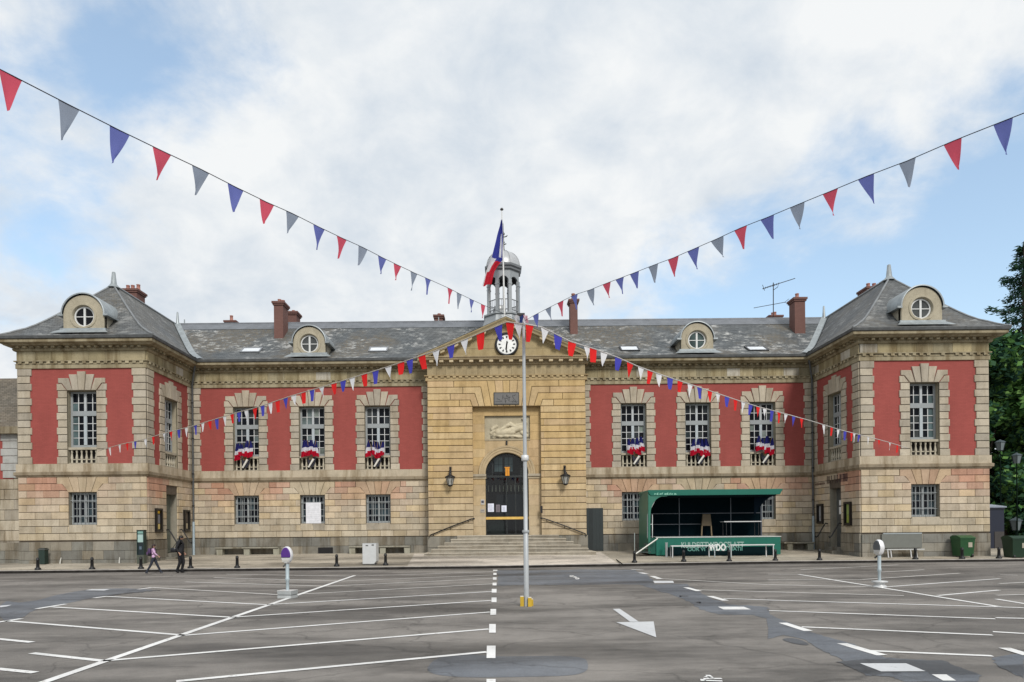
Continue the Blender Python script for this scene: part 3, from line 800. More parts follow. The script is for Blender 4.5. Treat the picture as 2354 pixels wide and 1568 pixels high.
# --- string course and entablature, mitred round the pavilions
pathL = [(XLO,50),(XLO,YF),(XW0,YF),(XW0,YW),(XP0,YW)]
pathR = [(XP1,YW),(XW1,YW),(XW1,YF),(XRO,YF),(XRO,50)]
for path in (pathL, pathR):
    mb = MB()
    mb.sweep(path, [(.03,4.49),(.07,4.50),(.10,4.56),(.155,4.60),(.165,4.74),(.085,4.775)], 0, (.29,.24,.17))
    mb.sweep(path, [(.085,4.775),(.085,5.15),(.0,5.165)], 0, (.46,.395,.295))
    part(mb, 'string_course', M['stone_dirty'])
    mb = MB()
    mb.sweep(path, [(.0,9.86),(.07,9.87),(.07,10.06),(.09,10.065),(.09,10.085),(.05,10.09),(.05,10.20),(.13,10.205),(.13,10.25),(.06,10.26)], 0, (.33,.285,.19))
    mb.sweep(path, [(.06,10.70),(.12,10.72),(.16,10.78),(.16,10.83),(.14,10.835),(.14,10.93),(.42,10.945),(.45,10.985),(.53,11.01),(.58,11.035),(.60,11.05),(.60,11.185),(.0,11.19)], 0, (.31,.265,.175))
    # frieze stones, dentils and modillions along every straight run
    for (xa, ya), (xb, yb) in zip(path[:-1], path[1:]):
        L = math.hypot(xb-xa, yb-ya); U = ((xb-xa)/L, (yb-ya)/L, 0); N = (U[1], -U[0], 0); F = Frame((xa,ya,0), U, N)
        k = 0; u = 0
        if L > 15.5 and abs(U[0]) < .5: L0 = 16
        while u < L-.05:
            w_ = min(random.uniform(.7, 1.0), L-u)
            if L-u-w_ < .3: w_ = L-u
            mb.fpoly(F, [(u,10.26),(u+w_,10.26),(u+w_,10.70),(u,10.70)], 0, .062, .004, .003, 0, stone_frieze(0,0)); u += w_
        n = int(L/.335)
        for i in range(n):
            u = (i+.5)*L/n
            if random.random() < .93: mb.fbox(F, u-.085, u+.085, 10.095, 10.205, .03, .125, 0, sh((.33,.285,.19),.85,1.35))
            if random.random() < .95: mb.fbox(F, u-.075, u+.075, 10.84, 10.935, .12, .32, 0, sh((.34,.29,.19),.7,1.2))
    part(mb, 'entablature', M['stone_dirty'])
    mb = MB()
    mb.sweep(path, [(.60,11.187),(.63,11.187),(.665,11.21),(.69,11.32),(.67,11.345),(.60,11.345),(.58,11.3)], 0, (1,1,1))
    part(mb, 'gutter', M['gutter'])

# --- roofs with bell-cast eaves
PROF = [(0,0),(.06,.028),(.12,.065),(.18,.11),(.25,.156),(.33,.228),(.42,.322),(.52,.435),(.7,.643),(.85,.822),(1,1)]
ZE, ZR = 11.34, 15.0
def fz(t):
    for (a, b), (c, d) in zip(PROF[:-1], PROF[1:]):
        if t <= c: return ZE+(ZR-ZE)*(b+(d-b)*(t-a)/(c-a))
    return ZR
TS = [p[0] for p in PROF]
OV = .68
def wing_y(t): return YW-OV+t*5.65
YRDG = wing_y(1)
mb = MB()
mb.grid([[(x, wing_y(t), fz(t)) for x in (CLX, -12, -7, 0.3, 7, 12, CRX)] for t in TS], 0, (1,1,1), False)
mb.grid([[(x, 2*YRDG-wing_y(t), fz(t)) for x in (CLX, 0.3, CRX)] for t in TS], 0, (1,1,1), False)
wing_roof = part(mb, 'roof', M['slate'], None, 'weathered slate roof of the long wings')
mb = MB(); mb.tube([(CLX,YRDG,ZR),(CRX,YRDG,ZR)], .07, 6)
mb.grid([[(x, wing_y(t), fz(t)+.025) for x in (CLX, CRX)] for t in (.86, .93, 1)], 0, (1,1,1), False)
part(mb, 'ridge_flashing', m_plain('ridge_lead', (.155,.165,.18), .5, .2, .4, .2, 2), wing_roof)
pav_roofs = []
for s, xi, xo, xc in ((-1, XW0, XLO, CLX), (1, XW1, XRO, CRX)):
    ei, eo = xi-s*OV, xo+s*OV            # eaves
    YA = YF-OV+3.55                       # apex depth
    yy = lambda t: YF-OV+t*3.55
    mb = MB()
    mb.grid([[(eo+(xc-eo)*t, yy(t), fz(t)), (ei+(xc-ei)*t, yy(t), fz(t))] for t in TS], 0, (1,1,1), False)
    mb.grid([[(ei+(xc-ei)*t, yy(t), fz(t)), (ei+(xc-ei)*t, 50, fz(t))] for t in TS], 0, (1,1,1), False)
    mb.grid([[(eo+(xc-eo)*t, yy(t), fz(t)), (eo+(xc-eo)*t, 50, fz(t))] for t in TS], 0, (1,1,1), False)
    r = part(mb, 'roof', M['slate_p'], None, 'hipped slate roof of the left pavilion' if s < 0 else 'hipped slate roof of the right pavilion'); pav_roofs.append(r)
    mb = MB()
    for e_ in (ei, eo): mb.tube([(e_+(xc-e_)*t, yy(t), fz(t)+.015) for t in TS], .055, 6)
    mb.tube([(xc, YA, ZR+.02), (xc, 50, ZR+.02)], .07, 6)
    part(mb, 'ridge_flashing', m_plain('hip_lead', (.20,.21,.215), .5, .2, .4, .2, 2), r)
    mb = MB()                                                    # zinc valley where the wing roof meets
    rows = []
    for t in TS[:]:
        p = Vector((ei+(xc-ei)*t, wing_y(t), fz(t)))
        rows.append([p+Vector((-s*.30, .0, .10)), p+Vector((s*.02, -.02, .03+.02)), p+Vector((s*.02,-.22,.085))])
    mb.grid(rows, 0, (1,1,1), False); part(mb, 'valley_flashing', M['zinc'], r)
    mb = MB()                                                    # apex finial, ridge-end finial
    mb.lathe([(.32,-.12),(.20,.03),(.15,.10),(.085,.72),(.05,.74)], (xc, YA+.05, ZR-.02), 10); part(mb, 'finial', M['zinc'], r)
    mb = MB(); mb.lathe([(.14,-.1),(.10,.05),(.055,.75),(.03,.78)], (xc-s*.15, YRDG, ZR), 8); part(mb, 'finial', M['zinc'], r)

# --- oeil-de-boeuf dormers
def dormer(xc, yf, zb, zc_, R, rw, back, label, dark):
    F = Frame((xc, yf, 0), (1,0,0), (0,-1,0)); n = 28
    c0 = (.40,.36,.27)
    outer = [(R*cos(a), zc_+R*sin(a)) for a in [pi*k/n for k in range(n+1)]] + [(-R, zb+(zc_-zb)*.5), (-R, zb), (-R*.5, zb), (0, zb), (R*.5, zb), (R, zb), (R, zb+(zc_-zb)*.5)]
    zw = zc_-.05
    mb = MB()
    def inner(r, d): 
        o_ = []
        for u, z in outer:
            a = math.atan2(z-zw, u); o_.append((r*cos(a), zw+r*sin(a), d))
        return o_
    rings = [[(u, z, -.25) for u, z in outer], [(u, z, .0) for u, z in outer], [(u*.965, zw+(z-zw)*.965, .02) for u, z in outer],
             inner(rw+.17, .02), inner(rw+.15, .055), inner(rw+.05, .06), inner(rw+.02, .0), inner(rw, -.16)]
    mb.grid([[F.P(*p) for p in r] for r in rings], 0, c0, False, True)
    for s in (-1, 1):                                            # cheeks
        mb.face([F.P(s*R, zb, -.1), F.P(s*R, zc_, -.1), F.P(s*R, zc_, -back), F.P(s*R, zb, -back)], 0, (.36,.33,.26))
    o = part(mb, 'dormer', M['stone_clean'], None, label)
    mb = MB()                                                    # archivolt and zinc barrel roof
    rows = []
    for d, r_ in ((.10, R+.015), (.115, R+.07), (.06, R+.085), (-back, R+.085)):
        rows.append([F.P(r_*cos(a), zc_+.02+r_*sin(a), d) for a in [pi*k/24 for k in range(25)]])
    mb.grid(rows, 0, (1,1,1), True)
    for s in (-1, 1): mb.fbox(F, min(s*R, s*(R+.24)), max(s*R, s*(R+.24)), zc_-.04, zc_+.05, -back, .10)
    part(mb, 'dormer_roof', M['zinc'], o)
    mb = MB()                                                    # ledge
    mb.fbox(F, -R-.12, R+.12, zb-.07, zb, -.3, .10); mb.face([F.P(-R-.12,zb-.07,.10),F.P(R+.12,zb-.07,.10),F.P(R+.42,zb-.30,.42),F.P(-R-.42,zb-.30,.42)])
    part(mb, 'dormer_sill', M['zinc'], o)
    mb = MB()                                                    # round casement
    ring = lambda r, d: [F.P(r*cos(a), zw+r*sin(a), d) for a in [2*pi*k/24 for k in range(24)]]
    mb.grid([ring(rw, -.16), ring(rw, -.08), ring(rw-.065, -.08), ring(rw-.065, -.16)], 0, (1,1,1), False, True)
    mb.fbox(F, -.05, .05, zw-rw+.05, zw+rw-.05, -.15, -.085); mb.fbox(F, -rw+.05, rw-.05, zw-.02, zw+.02, -.15, -.095)
    part(mb, 'dormer_window', M['wood_w'], o)
    mb = MB(); mb.face(ring(rw-.02, -.13), 0, dark); part(mb, 'glass', M['glass'], o)
    return o
dormer(-20.27, 33.88, 11.80, 12.46, 1.0, .50, 2.4, 'arched stone dormer of the left pavilion, zinc barrel roof', (.010,.010,.012))
dormer(21.0, 33.88, 11.80, 12.46, 1.0, .50, 2.4, 'arched stone dormer of the right pavilion, zinc barrel roof', (.07,.075,.075))
dormer(-10.55, 38.96, 11.80, 12.38, .91, .50, 2.3, 'arched stone dormer on the left wing', (.07,.075,.075))
dormer(11.42, 38.96, 11.80, 12.38, .91, .50, 2.3, 'arched stone dormer on the right wing', (.06,.085,.085))

# --- skylights lie in the roof slope
def skylight(px, py, wd, ht, framed):
    # point on the wing roof seen at this place
    best = None
    for k in range(200):
        t = k/200; p = at(px, py, wing_y(t)); e_ = abs(p.z-fz(t))
        if best is None or e_ < best[0]: best = (e_, t, p)
    t, p = best[1], best[2]; slope = math.atan2(fz(t+.05)-fz(t-.05), .1*5.65)
    F = Frame(p, (1,0,0), (0, -sin(slope), cos(slope)))
    V = Vector((0, cos(slope), sin(slope)))
    def P(u, v, d): return Vector(p)+Vector((u,0,0))+V*v+F.N*d
    mb = MB()
    def slab(u0,u1,v0,v1,d0,d1,m=0,col=(1,1,1)):
        a = [P(u0,v0,d0),P(u1,v0,d0),P(u1,v1,d0),P(u0,v1,d0),P(u0,v0,d1),P(u1,v0,d1),P(u1,v1,d1),P(u0,v1,d1)]
        for q in ((4,5,6,7),(0,1,5,4),(1,2,6,5),(2,3,7,6),(3,0,4,7)): mb.face([a[i] for i in q], m, col)
    fc = (.035,.037,.04) if framed else (.20,.21,.22)
    for a in ((-wd/2-.08,wd/2+.08,-ht/2-.08,-ht/2),(-wd/2-.08,wd/2+.08,ht/2,ht/2+.08),(-wd/2-.08,-wd/2,-ht/2,ht/2),(wd/2,wd/2+.08,-ht/2,ht/2)): slab(*a, -.05, .09, 0, fc)
    o = part(mb, 'skylight', M['metal'])
    mb = MB(); mb.face([P(-wd/2,-ht/2,.06),P(wd/2,-ht/2,.06),P(wd/2,ht/2,.06),P(-wd/2,ht/2,.06)], 0, (.62,.65,.68)); part(mb, 'glass', M['col'], o)
for a in ((578,806.5,1.0,.62,False),(870,805,.95,.6,False),(1446,803,.95,.7,True),(1738,803,1.0,.75,True)): skylight(*a)

# --- brick chimneys
def chimney(x0, x1, y0, y1, z0, z1, pots, label=None):
    mb = MB(); mb.box(x0, x1, y0, y1, z0, z1-.22)
    mb.box(x0-.06, x1+.06, y0-.06, y1+.06, z1-.22, z1-.12); mb.box(x0-.11, x1+.11, y0-.11, y1+.11, z1-.12, z1)
    o = part(mb, 'chimney', M['chimbrick'], None, label)
    for px_, h in pots:
        mb = MB(); r = .12; x = x0+(x1-x0)*px_
        mb.lathe([(r*1.1,0),(r*1.1,.06),(r,.08),(r*.85,h-.05),(r*.98,h-.04),(r*.98,h)], (x, (y0+y1)/2, z1), 10); part(mb, 'chimney_pot', M['pot'], o)
    return o
def chim_px(xl, xr, ytop, Y, dep, z0, pots, label):
    a, b = at(xl, ytop, Y), at(xr, ytop, Y); chimney(a.x, b.x, Y, Y+dep, z0, a.z, pots, label)
chim_px(629, 650, 693, 42.0, 1.0, 12.2, [(.35,.28),(.75,.22)], 'tall brick chimney on the front slope of the left wing')
chim_px(659, 681, 716, 46.2, .9, 13.4, [(.5,.2)], 'short brick chimney behind the ridge, beside the tall left one')
chim_px(518, 540, 737, 47.0, .8, 13.4, [(.4,.45)], 'low dark chimney with one pot at the left end of the ridge')
chim_px(999, 1017, 724, 46.5, .8, 13.4, [(.5,.2)], 'small chimney behind the ridge left of the cupola')
chim_px(1310, 1327, 688, 42.2, .7, 12.2, [(.5,.45)], 'tall slim chimney just right of the cupola')
chim_px(1826, 1850, 684, 42.0, .8, 12.2, [(.5,.36)], 'tall brick chimney at the right end of the right wing')
chim_px(1769, 1796, 725, 47.0, .8, 13.4, [(.45,.30),(.62,.34)], 'low chimney behind the ridge under the aerial')
chim_px(277, 314, 664, 42.5, 1.0, 13.5, [(.2,.38),(.5,.38),(.85,.42)], 'brick chimney with three pots behind the left pavilion ridge')
chim_px(1993, 2027, 659, 42.5, 1.0, 13.5, [(.35,.36),(.75,.36)], 'brick chimney with two pots behind the right pavilion ridge')
for px_, py_ in ((424,745),(1008,745)):
    mb = MB(); p = at(px_, py_, YRDG); mb.tube([(p.x,YRDG,ZR-.05),(p.x,YRDG,ZR+.3)], .035, 6); part(mb, 'vent_pipe', M['zinc'])

# --- downpipes in the inner corners
for x, y in ((XW0+.16, YW-.16), (XW1-.16, YW-.16)):
    mb = MB(); mb.tube([(x+(.35 if x < 0 else -.35), y-.45, 11.15),(x+(.2 if x < 0 else -.2), y-.3, 10.6),(x, y-.05, 10.0),(x, y-.05, 1.9)], .055, 8)
    o = part(mb, 'downpipe', M['gutter'])
    mb = MB(); mb.tube([(x, y-.05, 2.3),(x, y-.05, .42)], .068, 8); part(mb, 'pipe_shoe', m_plain('pipe_grey_blue', (.33,.40,.44), .5), o)
    mb = MB()
    for z in (3.2, 5.0, 7.0, 9.0): mb.lathe([(.075,-.03),(.075,.03)], (x, y-.05, z), 8)
    part(mb, 'pipe_collar', M['iron'], o)

# ------------------------------------------------------------------ portico
RH = .3575; RT = 9.93
RECZ = RT-4*RH; RW = 1.88
mb = MB()
wallgrid(mb, PF, XP0, XP1, -.1, 9.95, [(PX-RW, PX+RW, 1.30, RECZ)], 0, 0, (.05,.038,.022))
for s, X in ((-1, XP0), (1, XP1)): mb.face([(X,YP,-.1),(X,YW+.1,-.1),(X,YW+.1,11),(X,YP,11)], 0, (.30,.23,.13))
mb.face([PF.P(PX-RW,RECZ,0),PF.P(PX+RW,RECZ,0),PF.P(PX+RW,RECZ,-.4),PF.P(PX-RW,RECZ,-.4)], 0, (.36,.27,.15))
for s in (-1, 1): mb.face([PF.P(PX+s*RW,1.3,0),PF.P(PX+s*RW,RECZ,0),PF.P(PX+s*RW,RECZ,-.4),PF.P(PX+s*RW,1.3,-.4)], 0, (.38,.29,.17))
part(mb, 'portico_wall', M['stone'])
mb = MB()
edges = [RT-k*RH for k in range(25)][::-1]
rustic(mb, PF, XP0, XP1, [e_ for e_ in edges if e_ <= RECZ+.01], 1.75, [(PX-RW,PX-RW,PX+RW,PX+RW,0,RECZ+.01)], 0, .055, stone_gold, .002, .014, 0, .014)
for s in (-1, 1):
    X = XP0 if s < 0 else XP1
    q = lambda L: [(PX+s*u, z) for u, z in L] if True else 0
    ed = abs(X-PX)
    z1, z2, z3, z4, z5 = RT, RT-RH, RT-2*RH, RT-3*RH, RECZ
    cut = 2.9
    for poly, z_ in (([(cut,z1),(1.07,z1),(.82,z5),(1.205,z5),(1.41,z2),(cut,z2)], 9.7), ([(cut-.5,z2),(1.41,z2),(1.205,z5),(1.52,z5),(1.745,z3),(cut-.5,z3)], 9.4),
                     ([(cut+.2,z3),(1.745,z3),(1.52,z5),(1.88,z5),(1.995,z4),(cut+.2,z4)], 9.0), ([(cut-.3,z4),(1.995,z4),(1.88,z5),(cut-.3,z5)], 8.7)):
        mb.fpoly(PF, q(poly), 0, .055, .010, .020, 0, stone_gold(0, z_))
    for za, zb, c_ in ((z2,z1,cut),(z3,z2,cut-.5),(z4,z3,cut+.2),(z5,z4,cut-.3)):
        mb.fpoly(PF, q([(c_,za),(ed,za),(ed,zb),(c_,zb)]), 0, .055, .010, .020, 0, stone_gold(0, zb))
tb = [-1.07,-.64,-.19,.19,.64,1.07]; bb = [-.82,-.5,-.17,.17,.5,.82]
for k in range(5): mb.fpoly(PF, [(PX+bb[k],RECZ),(PX+bb[k+1],RECZ),(PX+tb[k+1],RT),(PX+tb[k],RT)], 0, .058, .008, .014, 0, stone_gold(0, 9.5))
part(mb, 'portico_courses', M['stone'])
# grey base and string continuing
mb = MB()
rustic(mb, PF, XP0-.06, XP1+.06, [-.1, .75, 1.35], 1.15, [], 0, .10, stone_plinth, .006, .008, 0, .003)
part(mb, 'plinth', M['stone_dirty'])

# recess: smooth stone with an arched doorway and a relief niche
RF = Frame((0, YP+.28, 0), (1,0,0), (0,-1,0))
DR, DZ = 1.20, 4.79
NZ0, NZ1, NU0, NU1 = 6.68, 8.03, PX-1.22, PX+1.30
mb = MB(); n = 24
def rect(u0, u1, z0, z1, c=None, g=.003): mb.fpoly(RF, [(u0,z0),(u1,z0),(u1,z1),(u0,z1)], -.05, 0, g, .003, 0, c or stone_gold(0, z0+1.2))
gcol = lambda z: tuple(x*.97 for x in stone_gold(0, z))
for s in (-1, 1):                                                      # jambs below the impost
    for k in range(6):
        a, b = (PX+s*DR, PX+s*RW); z0 = 1.30+k*.58; rect(min(a,b), max(a,b), z0, z0+.58, gcol(z0))
arc = [(PX+DR*cos(a), DZ+DR*sin(a)) for a in [pi*k/n for k in range(n+1)]]
zt_ = NZ0
for k in range(n):                                                      # spandrels
    (ua, za), (ub, zb) = arc[k], arc[k+1]
    mb.face([RF.P(ua,za,0),RF.P(ua,zt_,0),RF.P(ub,zt_,0),RF.P(ub,zb,0)], 0, (.46,.345,.20))
for s in (-1, 1):
    a, b = PX+s*DR, PX+s*RW
    for k in range(4):
        z0 = DZ+k*(zt_-DZ)/4; rect(min(a,b), max(a,b), z0, z0+(zt_-DZ)/4, gcol(6))
for k in range(3):
    z0 = NZ0+k*.45; rect(PX-RW, NU0, z0, z0+.45, gcol(7)); rect(NU1, PX+RW, z0, z0+.45, gcol(7))
rect(PX-RW, PX-.1, NZ1, RECZ, gcol(8)); rect(PX-.1, PX+RW, NZ1, RECZ, gcol(8))
reveal(mb, RF, (NU0, NU1, NZ0, NZ1), 0, -.14, 0, (.30,.25,.16))
for k in range(n):                                                      # soffit of the arch
    (ua, za), (ub, zb) = arc[k], arc[k+1]
    mb.face([RF.P(ua,za,0),RF.P(ub,zb,0),RF.P(ub,zb,-.45),RF.P(ua,za,-.45)], 0, (.40,.31,.19))
for s in (-1, 1): mb.face([RF.P(PX+s*DR,1.3,0),RF.P(PX+s*DR,DZ,0),RF.P(PX+s*DR,DZ,-.45),RF.P(PX+s*DR,1.3,-.45)], 0, (.40,.33,.22))
part(mb, 'door_surround', M['stone_clean'])
mb = MB()                                                               # moulded archivolt, imposts
rows = []
for r_, d in ((DR,.0),(DR,.05),(DR+.13,.05),(DR+.14,.075),(DR+.26,.075),(DR+.27,.10),(DR+.37,.11),(DR+.39,.0)):
    rows.append([RF.P(PX+r_*cos(a), DZ+r_*sin(a), d) for a in [pi*k/36 for k in range(37)]])
mb.grid(rows, 0, (.45,.35,.215), False)
for s in (-1, 1):
    a, b = PX+s*(DR-.04), PX+s*RW; mb.fbox(RF, min(a,b), max(a,b), DZ-.13, DZ, .0, .12, 0, (.38,.33,.25)); mb.fbox(RF, min(a,b), max(a,b), DZ-.26, DZ-.13, .0, .05, 0, (.42,.35,.24))
part(mb, 'archivolt', M['stone_clean'])
# relief of a reclining figure among drapery, generic
mb = MB(); nx, nz = 90, 48
bumps = []
def cap(x0, z0, x1, z1, r, h): bumps.append((x0, z0, x1, z1, r, h))
cap(.36,.40,.56,.66,.07,.10); cap(.56,.66,.72,.46,.07,.10); cap(.30,.30,.62,.34,.12,.11); cap(.22,.18,.50,.14,.07,.07); cap(.62,.40,.84,.50,.11,.12); cap(.82,.50,.90,.70,.07,.10)
cap(.845,.86,.85,.88,.045,.12); cap(.70,.62,.84,.62,.04,.07); cap(.16,.44,.26,.56,.06,.06); cap(.14,.26,.20,.36,.05,.05); cap(.5,.16,.8,.10,.05,.06); cap(.82,.3,.93,.14,.07,.07); cap(.90,.46,.94,.30,.05,.08)
def hgt(u, v):
    h = 0
    for x0, z0, x1, z1, r, a in bumps:
        dx, dz = (x1-x0)*2, (z1-z0); px_, pz_ = (u-x0)*2, v-z0
        t = max(0, min(1, (px_*dx+pz_*dz)/(dx*dx+dz*dz+1e-9))); d = math.hypot(px_-dx*t, pz_-dz*t)
        if d < r*1.25: h = max(h, a*math.sqrt(max(0, 1-(d/(r*1.25))**2)))
    f = .014*sin(34*u+9*v+3*sin(9*v))*(h > .02)
    return h*1.15+f+(.02*abs(sin(23*u)*sin(19*v)) if v < .16 and u > .12 else 0)
rows = []
for j in range(nz+1):
    rows.append([RF.P(NU0+(NU1-NU0)*i/nx, NZ0+.06+(NZ1-NZ0-.06)*j/nz, -.135+hgt(i/nx, j/nz)) for i in range(nx+1)])
def rcol(i_, j_):
    h = hgt(j_/nx, i_/nz); g = .80+min(.25, h*3) if h > .012 or h <= 0 else .35; return (.52*g, .46*g, .33*g)
mb.grid(rows, 0, rcol, True)
mb.fbox(RF, NU0, NU1, NZ0-.03, NZ0+.06, -.14, .03, 0, (.38,.32,.22))
part(mb, 'relief_panel', M['stone_clean'])
mb = MB(); mb.fbox(RF, PX-.045, PX+.045, NZ0-.28, NZ0-.05, .0, .10); part(mb, 'keystone_lamp', M['iron'])
mb = MB()                                                               # dark bronze plaque over the recess
mb.fbox(PF, PX-.70, PX+.70, 8.58, 9.26, .05, .10, 0, (.040,.042,.040))
mb.fbox(PF, PX-.655, PX+.655, 8.63, 9.21, .10, .106, 0, (.135,.13,.125))
for k in range(26):
    u, z = PX+random.uniform(-.5,.5), 8.72+random.random()*.4; a = random.uniform(0, pi); l_ = random.uniform(.05,.16)
    mb.tube([PF.P(u-l_*cos(a), z-l_*sin(a), .11), PF.P(u+l_*cos(a)*.3, z+l_*sin(a)*.8, .115)], .012, 4, 0, random.choice([(.20,.19,.18),(.06,.06,.06)]))
mb.fbox(PF, PX-.63, PX-.22, 8.74, 8.755, .106, .114, 0, (.05,.05,.05)); mb.fbox(PF, PX+.22, PX+.63, 8.74, 8.755, .106, .114, 0, (.05,.05,.05))
part(mb, 'plaque', M['metal'], None, 'dark bronze plaque above the relief')

# entablature of the portico
EP = Frame((0,YP,0), (1,0,0), (0,-1,0))
pp = [(XP1+.02,YW+.2),(XP1+.02,YP),(XP0-.02,YP),(XP0-.02,YW+.2)][::-1]
mb = MB()
mb.sweep(pp, [(0,9.92),(.075,9.93),(.075,10.08),(.05,10.085),(.05,10.17),(.13,10.18),(.14,10.23),(.06,10.24)], 0, (.41,.31,.17))
mb.sweep(pp, [(.06,10.77),(.14,10.80),(.17,10.87),(.15,10.88),(.15,11.0),(.42,11.02),(.45,11.10),(.50,11.14),(.50,11.19),(0,11.19)], 0, (.36,.285,.175))
u = XP0
while u < XP1-.05:
    w_ = min(random.uniform(.5,.75), XP1-u)
    if XP1-u-w_ < .3: w_ = XP1-u
    mb.fpoly(EP, [(u,10.24),(u+w_,10.24),(u+w_,10.77),(u,10.77)], 0, .062, .004, .003, 0, sh((.37,.295,.175),.88,1.1)); u += w_
for i in range(16):
    u = XP0+(i+.5)*(XP1-XP0)/16; mb.fbox(EP, u-.11, u+.11, 10.89, 11.0, .13, .40, 0, sh((.46,.38,.25),.85,1.2))
for i in range(26):
    u = XP0+(i+.5)*(XP1-XP0)/26; mb.fbox(EP, u-.09, u+.09, 10.09, 10.175, .03, .12, 0, sh((.44,.34,.19),.9,1.2))
part(mb, 'portico_entablature', M['stone'])
# pediment
AZ = 13.28; HB = (XP1-XP0)/2+.48
mb = MB()
mb.face([PF.P(PX-HB,11.19,.06),PF.P(PX+HB,11.19,.06),PF.P(PX,AZ-.15,.06)], 0, (.37,.295,.165))
ang = math.atan2(AZ-11.22, HB)
for k in range(1, 4):                                                    # masonry courses on the field
    z = 11.19+k*.5; hw_ = HB*(1-(z-11.19)/(AZ-11.34))-.1
    mb.fbox(PF, PX-hw_, PX+hw_, z-.008, z+.008, .058, .066, 0, (.24,.19,.11))
for s in (-1, 1):
    # raking cornice as a swept slanted beam
    p0, p1 = Vector((PX+s*HB, 0, 11.18)), Vector((PX, 0, AZ))
    dirv = (p1-p0).normalized(); nv = Vector((-dirv.z*s*-1, 0, abs(dirv.x)))
    nv = Vector((dirv.z*s, 0, -dirv.x*s)) if (Vector((dirv.z*s, 0, -dirv.x*s)).z > 0) else -Vector((dirv.z*s, 0, -dirv.x*s))
    prof = [(-.34,.06),(-.30,.14),(-.22,.17),(-.20,.17),(-.20,.42),(-.12,.45),(-.04,.52),(.02,.54),(.03,.0)]
    vert = lambda o, x, z: z
    rows = []
    for o, d in prof:
        a = Vector((p0.x, YP-d, p0.z+o/abs(dirv.x)*1.0)); b = Vector((p1.x, YP-d, p1.z+o/abs(dirv.x)*1.0)); rows.append([a, b])
    mb.grid(rows[:-1], 0, (.40,.33,.20), False)
    mb.grid(rows[-2:], 0, (.20,.20,.18), False)
    L = (p1-p0).length
    for k in range(1, 7):
        c = p0+dirv*(L*(k-.2)/6.4); u0, z0 = c.x, c.z-.30
        q = Vector((dirv.x, 0, dirv.z))*.13
        mb.fpoly(PF, [(u0-q.x, z0-q.z-.06),(u0+q.x, z0+q.z-.06),(u0+q.x, z0+q.z+.05),(u0-q.x, z0-q.z+.05)], .05, .40, 0, 0, 0, (.47,.39,.25))
ped = part(mb, 'pediment', M['stone'])
mb = MB()                                                                # gabled slate roof behind
for s in (-1, 1):
    mb.face([(PX+s*(HB+.05),YP-.54,11.20),(PX,YP-.54,AZ+.04),(PX,44,AZ+.04),(PX+s*(HB+.05),44,11.20)])
part(mb, 'roof', M['slate_p'], None, 'small gabled roof behind the pediment')

# glazed entrance doors
DF = Frame((0, YP+.70, 0), (1,0,0), (0,-1,0))
mb = MB()                                                                # hall behind the glass
mb.box(PX-1.9, PX-1.88, YP+.75, YP+2.8, 1.3, 6.2); mb.box(PX+1.88, PX+1.9, YP+.75, YP+2.8, 1.3, 6.2); mb.box(PX-1.9, PX+1.9, YP+2.78, YP+2.8, 1.3, 6.2); mb.box(PX-1.9, PX+1.9, YP+.75, YP+2.8, 1.25, 1.3); mb.box(PX-1.9, PX+1.9, YP+.75, YP+2.8, 6.2, 6.22)
part(mb, 'entrance_hall', M['dark'])
mb = MB()
for z in (1.42,):
    mb.fbox(DF, PX-DR, PX+DR, 1.38, 1.46, -.03, .03)
for u in (-DR+.03, -.02, .48, DR-.03): mb.fbox(DF, PX+u-.025, PX+u+.025, 1.46, 4.62, -.025, .025)
mb.fbox(DF, PX-DR, PX+DR, 4.62, 4.74, -.03, .04)
for u in (-.8, .8): mb.fbox(DF, PX+u-.03, PX+u+.03, 4.74, 5.72, -.025, .025)
rows = [[DF.P(PX+r_*cos(a), DZ+r_*sin(a), d) for a in [pi*k/28 for k in range(29)]] for r_, d in ((DR+.02,.03),(DR-.06,.03),(DR-.06,-.03))]
mb.grid(rows, 0, (1,1,1), False)
door = part(mb, 'entrance_door', m_plain('door_frame_dark', (.018,.022,.022), .4))
mb = MB()
pts = [(PX-DR,1.40),(PX+DR,1.40)]+[(PX+DR*cos(a), DZ+DR*sin(a)) for a in [pi*k/28 for k in range(29)]]
mb.face([DF.P(u, z, 0) for u, z in pts]); part(mb, 'glass', M['clear'], door)
mb = MB(); mb.fbox(DF, PX-DR, PX+DR, 2.27, 2.41, .03, .05, 0, (.62,.40,.10)); part(mb, 'safety_band', M['col'], door)
mb = MB()                                                                # staircase balusters inside
for k in range(11):
    mb.lathe([(.02,3.86),(.038,3.88),(.02,3.95),(.03,4.05),(.02,4.17),(.038,4.22)], (PX-DR+.15+k*.215, YP+1.25, 0), 8, 0, (.62,.56,.45), True, 0, False)
part(mb, 'baluster', M['col'], door)
mb = MB()                                                                # pale boxes: daylight from the hall's far windows painted in
for u0 in (-.70, -.12):
    for i in range(2):
        for j in range(2):
            mb.box(PX+u0+i*.24, PX+u0+i*.24+.22, YP+1.2, YP+1.22, 5.0+j*.42, 5.40+j*.42, 0, (.34,.42,.44))
part(mb, 'painted_daylight_pane', M['col'], door)
mb = MB(); mb.fbox(DF, PX-DR, PX-.15, 1.46, 2.20, -.35, -.33, 0, (.012,.03,.022)); mb.fbox(DF, PX-.6, PX+DR, 2.5, 3.7, -.6, -.58, 0, (.016,.02,.03)); part(mb, 'inner_screen', M['col'], door)

